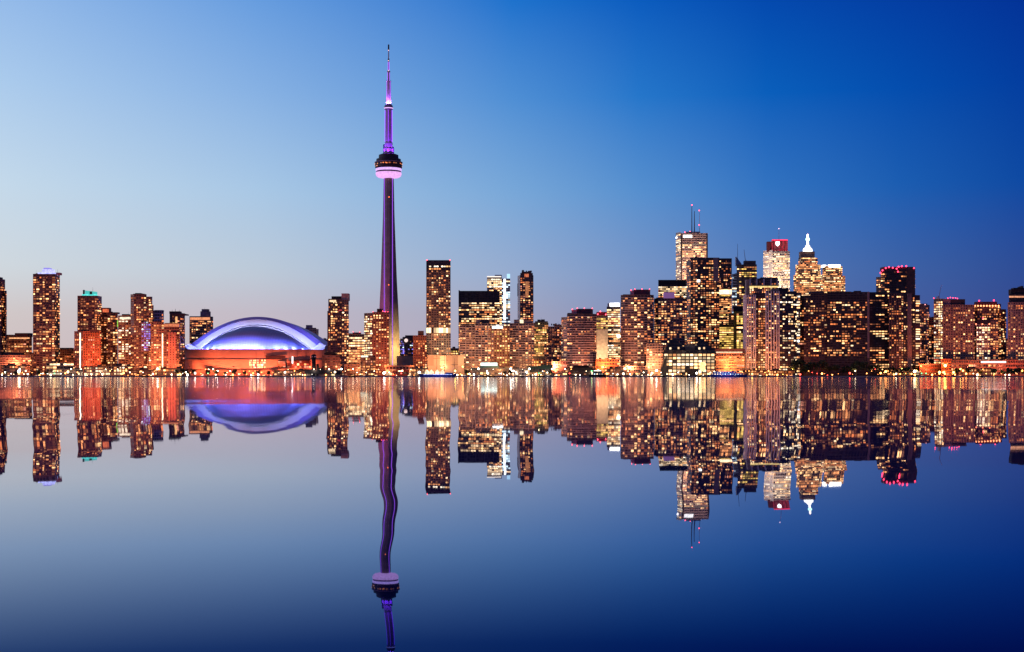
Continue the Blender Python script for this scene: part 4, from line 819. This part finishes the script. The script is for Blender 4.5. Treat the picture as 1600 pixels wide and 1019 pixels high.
# the warm floodlight that gilds the right hand leg, the maroon wash on the rest
area('floodlight', (XT + 62, YT - 46, 10), (XT + 15, YT - 4, 46), 44000, (1, .64, .2), 3, nt, 60)
area('floodlight', (XT - 46, YT - 60, 40), (XT - 6, YT, 150), 20000, (.80, .08, .34), 3, nt, 70)

# ------------------------------------------------------------------ the domed stadium
YD = 2300.0; XD = PX(400, YD); DO = (XD, YD, GROUND)
bs = Bld('domed_stadium', 'domed stadium glowing blue and violet above an orange lit concrete drum', 'stadium', YD, 400)
ds = bs.e; ds.location = DO; bs.o = DO
kx = YD / F
def arc(hw, base, rise, dyy, n=48):
    out = []
    for i in range(n + 1):
        u = -1 + 2*i/n; u = math.copysign(abs(u) ** .9, u)
        out.append((XD + hw*kx*u, YD + dyy, HZ(base, YD) + rise*kx*(1 - u*u)))
    return out
def loft(rings, name, mat, smooth=True, uvs=False):
    mb = MB()
    for a, b2 in zip(rings, rings[1:]):
        for i in range(len(a) - 1): mb.face([a[i], a[i+1], b2[i+1], b2[i]])
    o = mb.build(name, mat, ds, DO)
    if smooth: 
        bm = bmesh.new(); bm.from_mesh(o.data); bmesh.ops.remove_doubles(bm, verts=bm.verts, dist=.01); bm.to_mesh(o.data); bm.free()
        o.data.polygons.foreach_set('use_smooth', [True]*len(o.data.polygons))
    return o
def panel_material(name, col, nx):
    m = plain(name, col, .55, .08, .05); t = m.node_tree; b = t.nodes['Principled BSDF']
    co = _nn(t, 'ShaderNodeTexCoord'); sp = _nn(t, 'ShaderNodeSeparateXYZ'); t.links.new(co.outputs['Object'], sp.inputs[0])
    l = mth(t, 'GREATER_THAN', mth(t, 'FRACT', mth(t, 'MULTIPLY', sp.outputs[0], 1.0 / nx)), .10)
    mx = _nn(t, 'ShaderNodeMixRGB', blend_type='MULTIPLY'); mx.inputs[0].default_value = 1
    src = b.inputs['Base Color'].links[0].from_socket; t.links.new(src, mx.inputs[1])
    mr = _nn(t, 'ShaderNodeMapRange'); t.links.new(l, mr.inputs[0]); mr.inputs[3].default_value = .78; mr.inputs[4].default_value = 1; t.links.new(mr.outputs[0], mx.inputs[2])
    t.links.new(mx.outputs[0], b.inputs['Base Color']); return m
roofw = plain('roof_panel_white', (.74, .73, .78), .6, .06, .05)
A_out, A_mid, A_in = arc(106, 539, 44.5, 14), arc(98.5, 543, 44, 5), arc(89, 548, 40.6, 0)
loft([arc(110, 540, 44, 95), A_out], 'vault_roof', roofw)
loft([A_out, A_mid], 'vault_rim', plain('rim_lit_violet', (.46, .38, .66), .6, .06, .05))  # white rim with the violet light tinted into its base colour
loft([A_mid, A_in], 'vault_face', roofw, smooth=False)
A_gap = arc(88.2, 548, 39.9, 2.5)
loft([A_in, A_gap], 'vault_joint', plain('joint_dark', (.05, .05, .09)), smooth=False)
A_lip = arc(87.6, 548, 39.3, 1.0); A_dome = arc(86, 548, 37.6, .5)
loft([A_gap, A_lip, A_dome], 'dome_rim', roofw, smooth=False)
rows = []
for k in range(17):
    ph = R(90 * (1 - k/16)); row = []
    for x, y, z in A_dome:
        zb = HZ(548, YD); hh = (z - zb) / (37.6*kx); hh = max(hh, 0)
        row.append((x, YD + .5 - 74*math.sqrt(hh)*math.cos(ph), zb - 1.5 + (z - zb + 1.5)*math.sin(ph)))
    rows.append(row)
loft(rows, 'dome_roof', panel_material('dome_panel_shaded', (.42, .42, .52), 4.0))  # same white panels, dimmed to grey-blue in the base colour
for nm, q in (('left', [(287.5,539.5),(297,537.5),(310,545),(313,548.8),(300,549),(294,546.5)]), ('right', [(509.5,539.5),(500,536),(490,544),(488,548.8),(502,549),(507,545)])):
    mb = MB(); pts = [(PX(x, YD), HZ(y, YD)) for x, y in q]; fr_, bk = [(x, YD - 3, z) for x, z in pts], [(x, YD + 60, z) for x, z in pts]
    if nm == 'left': fr_.reverse(); bk.reverse()
    mb.face(fr_); mb.face(list(reversed(bk)))
    for i in range(6): mb.face([fr_[(i+1)%6], fr_[i], bk[i], bk[(i+1)%6]])
    mb.build('vault_foot', roofw, ds, DO)
# concrete drum: two tiers on an oval plan
drum = plain('drum_concrete', (.40, .30, .26), .85, .14, .06)
def oval(a, b_, n=72): return [(XD - 1*kx + a*kx*math.cos(2*math.pi*i/n), YD + b_*math.sin(2*math.pi*i/n)) for i in range(n)]
zt, zm = 41.2, 27.2
MB().prism(oval(111.5, 95), zm, zt).build('upper_wall', drum, ds, DO)
MB().prism(oval(113.2, 97.5), zm - 1.2, zm - .01).build('ledge', plain('ledge_concrete', (.30, .2, .17), .85), ds, DO)
MB().prism(oval(111.8, 96), GROUND, zm - 1.21).build('lower_wall', drum, ds, DO)
MB().prism(oval(112.3, 96), zt + .01, zt + 1.4).build('coping', plain('coping_red', (.4, .2, .18), .85), ds, DO)
def yd(px): u = min(.98, abs((px - 399) / 112)); return YD - 95 * math.sqrt(1 - u*u)
def onwall(px0, px1, top, bot, name, mat, d=.5, out=.4):
    n = max(1, int((px1 - px0) / 5)); mb = MB()
    for i in range(n):
        a, c = px0 + (px1 - px0)*i/n, px0 + (px1 - px0)*(i+1)/n; ya, yc = yd(a) - out, yd(c) - out
        p = [(PX(a, ya), ya), (PX(c, yc), yc), (PX(c, yc + d), yc + d), (PX(a, ya + d), ya + d)]
        mb.prism(p, HZ(bot, ya), HZ(top, ya))
    mb.build(name, mat, ds, DO)
slot = plain('slot_dark', (.05, .03, .04))
for a, c in ((302, 312), (346, 375), (415, 446)): onwall(a, c, 555.5, 559.5, 'recess_shade', slot)  # dark strips stand in for the shade inside recessed slots
for px in range(296, 505, 13): onwall(px, px + .35, 549.5, 561, 'wall_joint', slot, .3, .2)
random.seed(5)
def bay(px0, px1, top, bot, cols, rowsn, p, back, kinds):
    onwall(px0, px1, top, bot, 'glazed_bay', back, 1, .5)
    for r in range(rowsn):
        for c in range(cols):
            if random.random() > p: continue
            px = px0 + (px1 - px0)*(c + .08)/cols; y = yd(px) - .75; px2 = px0 + (px1 - px0)*(c + .92)/cols; y2 = yd(px2) - .75
            z0, z1 = HZ(top + (bot - top)*(r + .85)/rowsn, y), HZ(top + (bot - top)*(r + .15)/rowsn, y)
            o = bpy.data.objects.new('window', WMESH[random.choice(kinds)]); COL.objects.link(o); o.parent = ds
            X0, X1 = PX(px, y), PX(px2, y2); L = math.hypot(X1 - X0, y2 - y)
            o.location = (X0 - XD, y - YD, z0 - GROUND); o.rotation_euler = (0, 0, math.atan2(y2 - y, X1 - X0)); o.scale = (L, .3, z1 - z0)
gb = plain('bay_frame', (.30, .13, .10))
for a, c in ((372, 385), (387, 400), (402, 415)): bay(a, c, 561.5, 575.5, 6, 4, .72, gb, ('white', 'bright', 'pale'))
bay(315, 343, 563.5, 575.5, 8, 3, .3, plain('bay_dark', (.12, .05, .05)), ('warm', 'bright', 'rose'))
bay(434, 446, 564, 574, 3, 4, .8, gb, ('amber', 'rose'))
bay(449, 486, 563.5, 575.5, 10, 3, .5, plain('bay_dark', (.12, .05, .05)), ('bright', 'rose', 'red', 'warm'))
onwall(456, 458, 557, 568, 'lit_pylon', glow('pylon_white', (1, .85, .85), 3), .6, 1.2)
MB().prism([(XD - 118*kx, YD - 103), (XD + 100*kx, YD - 103), (XD + 100*kx, YD - 97), (XD - 118*kx, YD - 97)], HZ(578.6, YD - 103), HZ(577.2, YD - 103)).build('concourse_roof', plain('concourse_dark', (.05, .03, .03)), ds, DO)
for k in range(26):
    x = XD - 116*kx + k * 8.6*kx; MB().tube((x, YD - 100, GROUND), (x, YD - 100, HZ(578.7, YD - 103)), .5, n=6).build('column', plain('column_concrete', (.3, .2, .16)), ds, DO)
# blue floodlights round the foot of the dome
for k in range(15):
    u = -1 + 2*(k + .5)/15; x = XD + 84*kx*u; yb = YD - 74*math.sqrt(1 - u*u) - 3.5
    dim_ = .35 if k == 10 else 1
    area('floodlight', (x, yb, zt + 1.9), (x*.96 + XD*.04, yb + 22, zt + 24), 8000*dim_, (.16, .20, 1), 2.5, ds, 170)
for k in range(13):  # unseen lamps added above the wall top to fill the upper dome
    u = -1 + 2*(k + .5)/13; x = XD + 96*kx*u; yb = YD - 88*math.sqrt(1 - u*u)
    area('floodlight', (x, yb, zt + 5), (x*.9 + XD*.1, yb + 40, zt + 24), (4000 if k == 8 else 11500), (.11, .15, 1), 2.5, ds, 110)
A_lamp = arc(88.6, 548, 40.3, -8, 44)                       # lamps along the edge of the front roof panel wash the vault face
for x, y, z in A_lamp[1:-1:2]:
    v = Vector((x - XD, z - HZ(556, YD))).normalized()
    area('floodlight', (x, y, z + .3), (x + v.x*4.6, YD, z + v.y*4.6), 900, (.55, .57, 1), 1.5, ds, 170)
for k in range(10):
    u = -1 + 2*(k + .5)/10; x = XD + 112*kx*u; y = yd(400 + 108*u) - 30
    area('floodlight', (x, y, 8), (x, y + 30, 18), 12500, (1, .145, .05), 2.5, ds, 84)
for sg in (-1, 1): area('floodlight', (XD + sg*104*kx, YD - 30, zt + 2), (XD + sg*98*kx, YD + 10, HZ(538, YD)), 2600, (.6, .65, 1), 2, ds, 110)

# ------------------------------------------------------------------ boats
hullw = plain('hull_white', (.6, .58, .56), .4, .1); hullb = plain('hull_blue', (.03, .06, .28), .4, .15); hulld = plain('hull_dark', (.02, .02, .03), .4)
def hull(px0, px1, y, zt_, w, mat, parent, o, name='hull', z0=-.3):
    xa, xb = PX(px0, y), PX(px1, y); L = xb - xa; mb = MB(); st_ = []
    for i in range(13):
        t = i / 12; fx = xa + L*t; wd = w*(1 - abs(2*t - 1)**2.6)*.5 + .15; sh = zt_*(1 + .35*abs(2*t - 1)**3); e = L*.03*(1 if t > .5 else -1)*abs(2*t-1)
        st_.append([(fx, y - wd*.5, z0), (fx + e, y - wd, sh), (fx + e, y + wd, sh), (fx, y + wd*.5, z0)])
    for a, c in zip(st_, st_[1:]):
        for i in range(4): j = (i + 1) % 4; mb.face([a[i], c[i], c[j], a[j]][::-1])
    mb.face(st_[0]); mb.face(st_[-1][::-1]); return mb.build(name, mat, parent, o)
def boat(name, label, cat, px0, px1, y, zh, w, mat, group=None):
    o = (PX((px0 + px1)/2, y), y, 0); e = empty(name, o, label, cat, group); hull(px0, px1, y, zh, w, mat, e, o); return e, o
def deck(e, o, px0, px1, y, z0, z1, w, mat, name='cabin'):
    MB().box(PX(px0, y), PX(px1, y), y - w/2, y + w/2, z0, z1).build(name, mat, e, o)
yb = 1985
e, o = boat('tall_ship', 'dark blue lit sailing ship with three bare masts and glowing white deck tents', 'sailing ship', 656, 712, yb, 3.6, 9, hullb)
for px, top in ((682.5, 550), (694.5, 553), (716-6, 560)):
    MB().tube((PX(px, yb), yb, 2), (PX(px, yb), yb, HZ(top, yb)), .38, .16, 6).build('mast', plain('mast_dark', (.03, .025, .03)), e, o)
    MB().tube((PX(px - 6, yb), yb, HZ(top + 10, yb)), (PX(px + 6, yb), yb, HZ(top + 10, yb)), .22, n=6).build('yard', plain('mast_dark', (.03, .025, .03)), e, o)
MB().tube((PX(712, yb), yb, 4), (PX(721, yb), yb, 7), .25, .1, 6).build('bowsprit', plain('mast_dark', (.03, .025, .03)), e, o)
for px in (664, 671, 680, 688):
    mb = MB(); xa, xb = PX(px, yb), PX(px + 6.4, yb); xm = (xa + xb)/2
    mb.prism([(xa, yb-3.4), (xb, yb-3.4), (xb, yb+3.4), (xa, yb+3.4)], 4.2, 7.2)
    for p, q_ in (((xa, yb-3.4), (xb, yb-3.4)), ((xb, yb-3.4), (xb, yb+3.4)), ((xb, yb+3.4), (xa, yb+3.4)), ((xa, yb+3.4), (xa, yb-3.4))): mb.face([(*p, 7.2), (*q_, 7.2), (xm, yb, 10.4)])
    mb.build('deck_tent', glow('tent_glow', (1, .78, .48), 1.5, vary=.5), e, o)
deck(e, o, 662, 706, yb - 4.7, 3.3, 3.9, .4, glow('ship_lights', (.45, .55, 1), 1.6, vary=.6), 'rail_lights')
deck(e, o, 696, 708, yb, 3.6, 6.0, 5, hullb)
area('lamp_light', (PX(684, yb), yb - 26, 9), (PX(684, yb), yb, 2), 2600, (.25, .32, 1), 2, e, 120)
e, o = boat('tour_boat', 'long blue lit tour boat with white lights along its decks by the terminal', 'boat', 1107, 1166, 1990, 2.6, 10, hullb)
deck(e, o, 1111, 1160, 1990, 2.7, 5.2, 7.5, hullb); deck(e, o, 1114, 1150, 1990, 5.25, 7.6, 6.5, plain('deck_blue', (.05, .09, .3)), 'upper_deck')
for k in range(12):
    px = 1112.5 + k*4; ob = bpy.data.objects.new('window', WMESH[random.choice(('cool', 'white', 'cool'))]); COL.objects.link(ob); ob.parent = e
    ob.location = (PX(px, 1986.2) - o[0], 1986.2 - o[1], 3.5); ob.scale = (1.5, .2, 1.0)
for k in range(8):
    px = 1116.5 + k*4.3; ob = bpy.data.objects.new('window', WMESH[random.choice(('cool', 'white', 'amber'))]); COL.objects.link(ob); ob.parent = e
    ob.location = (PX(px, 1986.7) - o[0], 1986.7 - o[1], 5.9); ob.scale = (1.2, .2, .9)
MB().tube((PX(1152, 1990), 1990, 5), (PX(1152, 1990), 1990, 11), .2, .1, 6).build('mast', plain('mast_dark', (.03, .025, .03)), e, o)
area('lamp_light', (PX(1135, 1968), 1964, 9), (PX(1135, 1990), 1990, 2), 2600, (.25, .38, 1), 2, e, 120)
e, o = boat('ferry', 'dark ferry with a green light and lit top deck beside the ferry shed', 'ferry', 920, 946, 1988, 2.8, 9, hulld)
deck(e, o, 922, 944, 1988, 2.9, 5.6, 7, plain('ferry_cabin', (.03, .05, .07))); deck(e, o, 926, 941, 1988, 5.65, 8.2, 6, plain('ferry_cabin', (.03, .05, .07)), 'upper_deck')
deck(e, o, 928, 939, 1988, 8.25, 9.2, 6.5, glow('ferry_top_glow', (1, .95, .8), 2.2), 'roof_light')
MB().ball((PX(924.5, 1984), 1984, 8.2), 1.0, 8, 5).build('navigation_light', glow('lamp_green', (.15, 1, .3), 4), e, o)
for k in range(5):
    ob = bpy.data.objects.new('window', WMESH['cool' if k % 2 else 'white']); COL.objects.link(ob); ob.parent = e
    ob.location = (PX(924 + k*4, 1984.4) - o[0], 1984.4 - o[1], 3.7); ob.scale = (1.7, .2, .9)
# ------------------------------------------------------------------ shore trees
random.seed(21)
bark = plain('bark', (.05, .035, .025)); 
LEAF = [plain('leaves_dark', (.035, .05, .02), .7, .5, 1.5), plain('leaves_olive', (.07, .08, .025), .7, .5, 1.5)]
def crown_mesh(h, w, mat, n=230):
    mb = MB()
    cl = [(random.uniform(-.32, .32)*w, random.uniform(-.32, .32)*w, h*random.uniform(.45, .88), random.uniform(.16, .3)*w) for _ in range(8)]
    for _ in range(n):
        cx, cy, cz, r = random.choice(cl); v = Vector((random.gauss(0, 1), random.gauss(0, 1), random.gauss(0, .8))).normalized()*r*random.uniform(.5, 1.05)
        p = Vector((cx, cy, cz)) + v; nrm = (v.normalized() + Vector((random.uniform(-.8,.8), random.uniform(-.8,.8), random.uniform(-.8,.8)))).normalized()
        a = nrm.orthogonal().normalized()*random.uniform(.35, .7); c = nrm.cross(a)
        mb.face([p - a - c*.6, p + a - c*.6, p + a*.6 + c, p - a*.6 + c])
    return mb.mesh('crown', mat)
def trunk_mesh(h, w):
    mb = MB(); mb.tube((0,0,0), (.15,.1,h*.45), .32, .2, 7)
    for k in range(5):
        a = k*1.26 + .4; mb.tube((.15,.1,h*random.uniform(.33,.45)), (math.cos(a)*w*.28, math.sin(a)*w*.28, h*random.uniform(.6,.8)), .14, .05, 5)
    return mb.mesh('trunk', bark)
TV = [(h, w, crown_mesh(h, w, LEAF[i % 2]), trunk_mesh(h, w)) for i, (h, w) in enumerate(((9, 7.5), (7.5, 6.5), (11, 8.5), (12.5, 9), (8, 8)))]
ANCH = [(0,50,'the low terraced block'),(50,95,'the violet roofed tower'),(95,116,'the open deck garage'),(116,160,'the red brick tower'),(160,204,'the olive grey tower'),(204,240,'the round topped tower'),(240,286,'the tower under construction'),(286,345,'the left end of the stadium'),(345,400,'the stadium windows'),(400,450,'the right half of the stadium'),(450,486,'the white lit stadium pylon'),(486,535,'the dark roofed boathouse'),(535,564,'the wide banded office'),(564,602,'the chamfered brown tower'),(602,645,'the needle tower'),(645,668,'the narrow red brown tower'),(668,726,'the blank beige warehouse'),(726,766,'the white gridded tower'),(766,800,'the bronze tower'),(800,836,'the tower with the glowing roof box'),(836,876,'the green roofed hall'),(876,930,'the ferry shed'),(930,968,'the blank lit wall'),(968,1022,'the glaring crown tower'),(1022,1076,"the terminal's left half"),(1076,1118,"the terminal's right half"),(1118,1162,'the orange office'),(1162,1216,'the white piered tower'),(1216,1250,'the dark glass tower side'),(1250,1300,"the wide block's left part"),(1300,1358,"the wide block's middle"),(1358,1392,"the wide block's right wing"),(1392,1437,'the grey piered tower'),(1437,1472,'the dark red shed'),(1472,1523,'the wide pinkish tower'),(1523,1574,'the orange ringed tower'),(1574,1700,'the pink edge tower')]
def anchor(px):
    for a, c, n in ANCH:
        if a <= px < c: return n
    return ANCH[0][2]
ORD = {1: ['the'], 2: ['left one of two', 'right one of two'], 3: ['leftmost of three', 'middle of three', 'rightmost of three']}
def ordinals(n):
    if n in ORD: return ORD[n]
    w = ['leftmost', 'second from left', 'third from left', 'fourth from left', 'fifth from left', 'sixth from left', 'seventh from left', 'eighth from left', 'ninth from left', 'tenth from left', 'eleventh from left', 'twelfth from left', 'thirteenth from left', 'fourteenth from left']
    cnt = {4:'four',5:'five',6:'six',7:'seven',8:'eight',9:'nine',10:'ten',11:'eleven',12:'twelve',13:'thirteen',14:'fourteen',15:'fifteen'}.get(n, 'many')
    return [(w[i] if i < n - 1 else 'rightmost') + ' of ' + cnt for i in range(n)]
def place_row(items, noun, tail, build):
    by = {}
    for it in sorted(items): by.setdefault((anchor(it[0]), it[1]), []).append(it)
    for (an, look), lst in by.items():
        for od, it in zip(ordinals(len(lst)), lst):
            build(it, (('%s %s %s %s' % (look, noun[0], tail, an)) if len(lst) == 1 else ('%s %s %s %s %s' % (od, look, noun[1], tail, an))))
def mk_boat(it, lab):
    xc, look, w_, y = it; x0, x1 = xc - w_/2, xc + w_/2; k = 'white' in look
    e, o = boat('motor_boat', lab, 'boat', x0, x1, y, random.uniform(1.2, 1.7), 3.6, hullw if k else hulld, 'boats moored along the quay')
    f0, f1 = random.uniform(.2, .35), random.uniform(.65, .8)
    deck(e, o, x0 + w_*f0, x0 + w_*f1, y, 1.4, random.uniform(2.6, 3.4), 2.4, hullw if k else hulld)
    ob = bpy.data.objects.new('window', WMESH[random.choice(('bright', 'white', 'warm'))]); COL.objects.link(ob); ob.parent = e
    ob.location = (PX(x0 + w_*(f0 + .05), y) - o[0], -1.2, 1.9); ob.scale = (w_*(f1 - f0)*.6, .12, .7)
    if random.random() < .6:
        xm = PX(xc, y); MB().tube((xm, y, 2.4), (xm, y, random.uniform(6, 15)), .13, .06, 5).build('mast', plain('mast_pale', (.5, .45, .42)), e, o)
random.seed(61)
boats = [(x, 'small white moored' if random.random() < .75 else 'small dark moored', random.uniform(6, 14), 1990 + random.uniform(-6, 4)) for x in
  (14, 58, 108, 171, 226, 317, 336, 361, 396, 412, 444, 463, 551, 569, 588, 604, 640, 726, 737, 749, 758, 768, 780, 790, 802, 813, 824, 837, 848, 857, 868, 880, 955, 964, 975, 986, 997, 1009, 1022, 1034, 1054, 1070, 1092, 1175, 1188, 1205, 1236, 1441, 1500, 1531)]
place_row(boats, ('boat', 'boats'), 'below', mk_boat)
items = []
for px in (8, 24, 60, 72): items.append((px, 'small dark', 1, 0, 2018))
for px in (277, 285, 292, 303, 324, 338, 352, 366, 382, 404, 420): items.append((px, 'leafy olive', random.choice((0, 1, 4)), 1, random.uniform(2012, 2030)))
for px in (730, 789, 797, 860): items.append((px, 'leafy olive', random.choice((1, 4)), 1, 2014))
for px in (1242, 1250, 1258, 1267, 1277, 1286, 1296, 1306, 1317, 1327, 1338, 1349, 1360, 1371, 1382): items.append((px, 'dark leafy', random.choice((0, 2, 3, 3)), 0, random.uniform(2022, 2042)))
for px in (1392, 1400, 1408, 1416): items.append((px, 'dark leafy', random.choice((0, 2)), 0, 2015))
for px in (1495, 1512, 1532, 1552, 1566): items.append((px, 'small dark', 1, 0, 2020))
for px in (1574, 1580, 1586, 1592, 1599): items.append((px, 'bushy black', random.choice((0, 4, 2)), 0, 1996 + random.uniform(4, 12)))
def mk_tree(it, lab):
    px, look, v, lm, y = it; h, w, cm, tm = TV[v]
    e = empty('tree', (PX(px, y), y, GROUND - .1), lab, 'tree', 'trees along the shore'); s = random.uniform(.85, 1.15) * (1.75 if 1240 < px < 1358 else 1.3 if px > 1358 else 1)
    e.rotation_euler = (0, 0, random.uniform(0, 6)); e.scale = (s, s, s)
    for nm, me in (('crown', cm), ('trunk', tm)):
        o = bpy.data.objects.new(nm, me); COL.objects.link(o); o.parent = e
place_row(items, ('tree', 'trees'), 'below', mk_tree)

# ------------------------------------------------------------------ shore lamps and the light they throw on the facades
random.seed(33)
LC = {'warm white': ((1, .72, .42), 14), 'orange': ((1, .30, .07), 12), 'white': ((1, .92, .8), 16), 'green': ((.12, 1, .28), 7), 'red': ((1, .06, .04), 9), 'yellow': ((1, .62, .12), 12)}
POLE = MB().tube((0,0,0), (0,0,1), .14, .09, 6).mesh('pole', plain('pole_steel', (.08, .07, .07)))
HEAD = {}
for k, (c, s) in LC.items():
    HEAD[k] = MB().ball((0,0,0), 1, 10, 6).mesh('lamp_head', glow('lamp_' + k.replace(' ', '_'), c, s))
def region(px):
    if px < 470: return random.choice(('warm white', 'orange', 'orange', 'warm white', 'white'))
    if px < 660: return random.choice(('orange', 'warm white', 'warm white', 'white'))
    if px < 1160: return random.choice(('warm white', 'white', 'warm white', 'orange'))
    if px < 1250: return random.choice(('orange', 'orange', 'yellow'))
    if px < 1400: return random.choice(('orange', 'red', 'orange', 'warm white'))
    return random.choice(('orange', 'warm white', 'yellow', 'orange'))
lamps = []; px = 3.0
while px < 1598:
    dens = 1.9 if 1250 < px < 1390 else (1.0 if px < 470 or 560 < px < 1040 else 1.25)
    lamps.append((round(px, 1), region(px), random.choice((.7, 1.2, 2.2, 3, 4.5, 6.5, 9)) , random.uniform(2002, 2040), random.choice((.3, .4, .4, .55, .55, .75, 1.0, 1.3))))
    px += random.choice((2.2, 3, 4, 5, 7, 9.5)) * dens
for px, k in ((85, 'green'), (325, 'green'), (842, 'green'), (1440, 'green'), (1447, 'green'), (950, 'red'), (627, 'red'), (890, 'red')): lamps.append((px, k, 3, 2004, .8))
for px, k, h, r in ((29.5, 'warm white', 5, 1.9), (1429, 'warm white', 5, 1.9), (1384, 'orange', 5, 1.6), (1477, 'yellow', 13, 2.0), (655, 'white', 4, 1.5), (1468, 'yellow', 4, 1.6), (1475, 'orange', 4, 1.6), (1490, 'yellow', 4, 1.4), (690, 'orange', 11, 1.3), (723, 'orange', 12, 1.2), (711, 'yellow', 6, 1.3), (762, 'white', 3, 1.3), (600, 'white', 3, 1.4)): lamps.append((px, k, h, 2020, r))
def mk_lamp(it, lab):
    px, k, h, y, r = it
    e = empty('street_lamp', (PX(px, y), y, GROUND - .06), lab, 'street lamp', 'lamps along the shore')
    o = bpy.data.objects.new('pole', POLE); COL.objects.link(o); o.parent = e; o.scale = (1, 1, h)
    o = bpy.data.objects.new('lamp_head', HEAD[k]); COL.objects.link(o); o.parent = e; o.location = (0, 0, h + r*.8); o.scale = (r, r, r)
    if it in LIGHTING: area('lamp_light', (PX(px, y), y + r + .3, GROUND + h + r), (PX(px, y + 20), y + 20, 2), 1000, LC[k][0], .8, e, 165)
LIGHTING = [l for i, l in enumerate(lamps) if i % 4 == 1 and l[3] < 2038]
place_row(lamps, ('lamp', 'lamps'), 'below', mk_lamp)

# added posts standing in for sodium street lights: column, colour, kilowatts, distance, height
WASH = [(20,(1,0.24,0.08),35.9),(62,(1,0.24,0.08),44.8),(100,(1,0.3,0.1),35.9),(142,(1,0.16,0.05),46),(175,(1,0.22,0.07),41.9),(212,(1,0.2,0.06),47.8),(252,(1,0.2,0.06),53.8),
 (296,(1,0.15,0.045),7),(330,(1,0.15,0.045),7),(365,(1,0.15,0.045),7),(400,(1,0.15,0.045),7),(435,(1,0.15,0.045),7),(472,(1,0.15,0.045),7),
 (522,(1,0.22,0.08),23.8),(556,(1,0.32,0.12),20.4),(592,(1,0.2,0.06),34),(656,(1,0.24,0.08),27.2),(690,(1,0.429,0.15),20.4),(735,(1,0.39,0.144),20.4),(780,(1,0.374,0.12),23.8),(818,(1,0.39,0.156),20.4),
 (866,(1,0.234,0.096),30.6),(905,(1,0.351,0.18),13.6),(945,(1,0.25,0.072),27.2),(985,(1,0.351,0.156),27.2),(1020,(1,0.374,0.156),27.2),(1060,(1,0.39,0.15),6.8),(1140,(1,0.265,0.072),20.4),(1176,(1,0.34,0.1),7),(1208,(1,0.3,0.08),9),
 (1262,(1,0.2,0.05),5),(1405,(1,0.3,0.12),2),(1446,(1,0.18,0.045),17.2),(1478,(1,0.18,0.045),22.4),(1510,(1,0.252,0.105),13.8),(1548,(1,0.306,0.135),11.5),(1590,(1,0.18,0.0825),16.1)]
def mk_flood(it, lab):
    px, look, col, kw = it; front = px in (522, 556, 780, 1060, 1478); y = 2034.0 if front else 2067.0; h = 9.0 if front else 13.0; kw *= .55 if front else 1
    e = empty('added_flood_post', (PX(px, y), y, GROUND - .06), lab, 'floodlight', 'floodlight posts on the quay')
    o = bpy.data.objects.new('pole', POLE); COL.objects.link(o); o.parent = e; o.scale = (1.4, 1.4, h)
    MB().box(-1.1, 1.1, -.5, .3, h, h + 1).build('lamp_head', plain('lamp_housing', (.06, .05, .05)), e)
    area('lamp_light', (PX(px, y), y + .6, GROUND + h + .5), (PX(px, y + 80), y + 80, 46), kw*1150, col, 3, e, 150)
FL = [(px, 'slim added', col, kw) for px, col, kw in WASH]
place_row(FL, ('floodlight post', 'floodlight posts'), 'standing before', mk_flood)
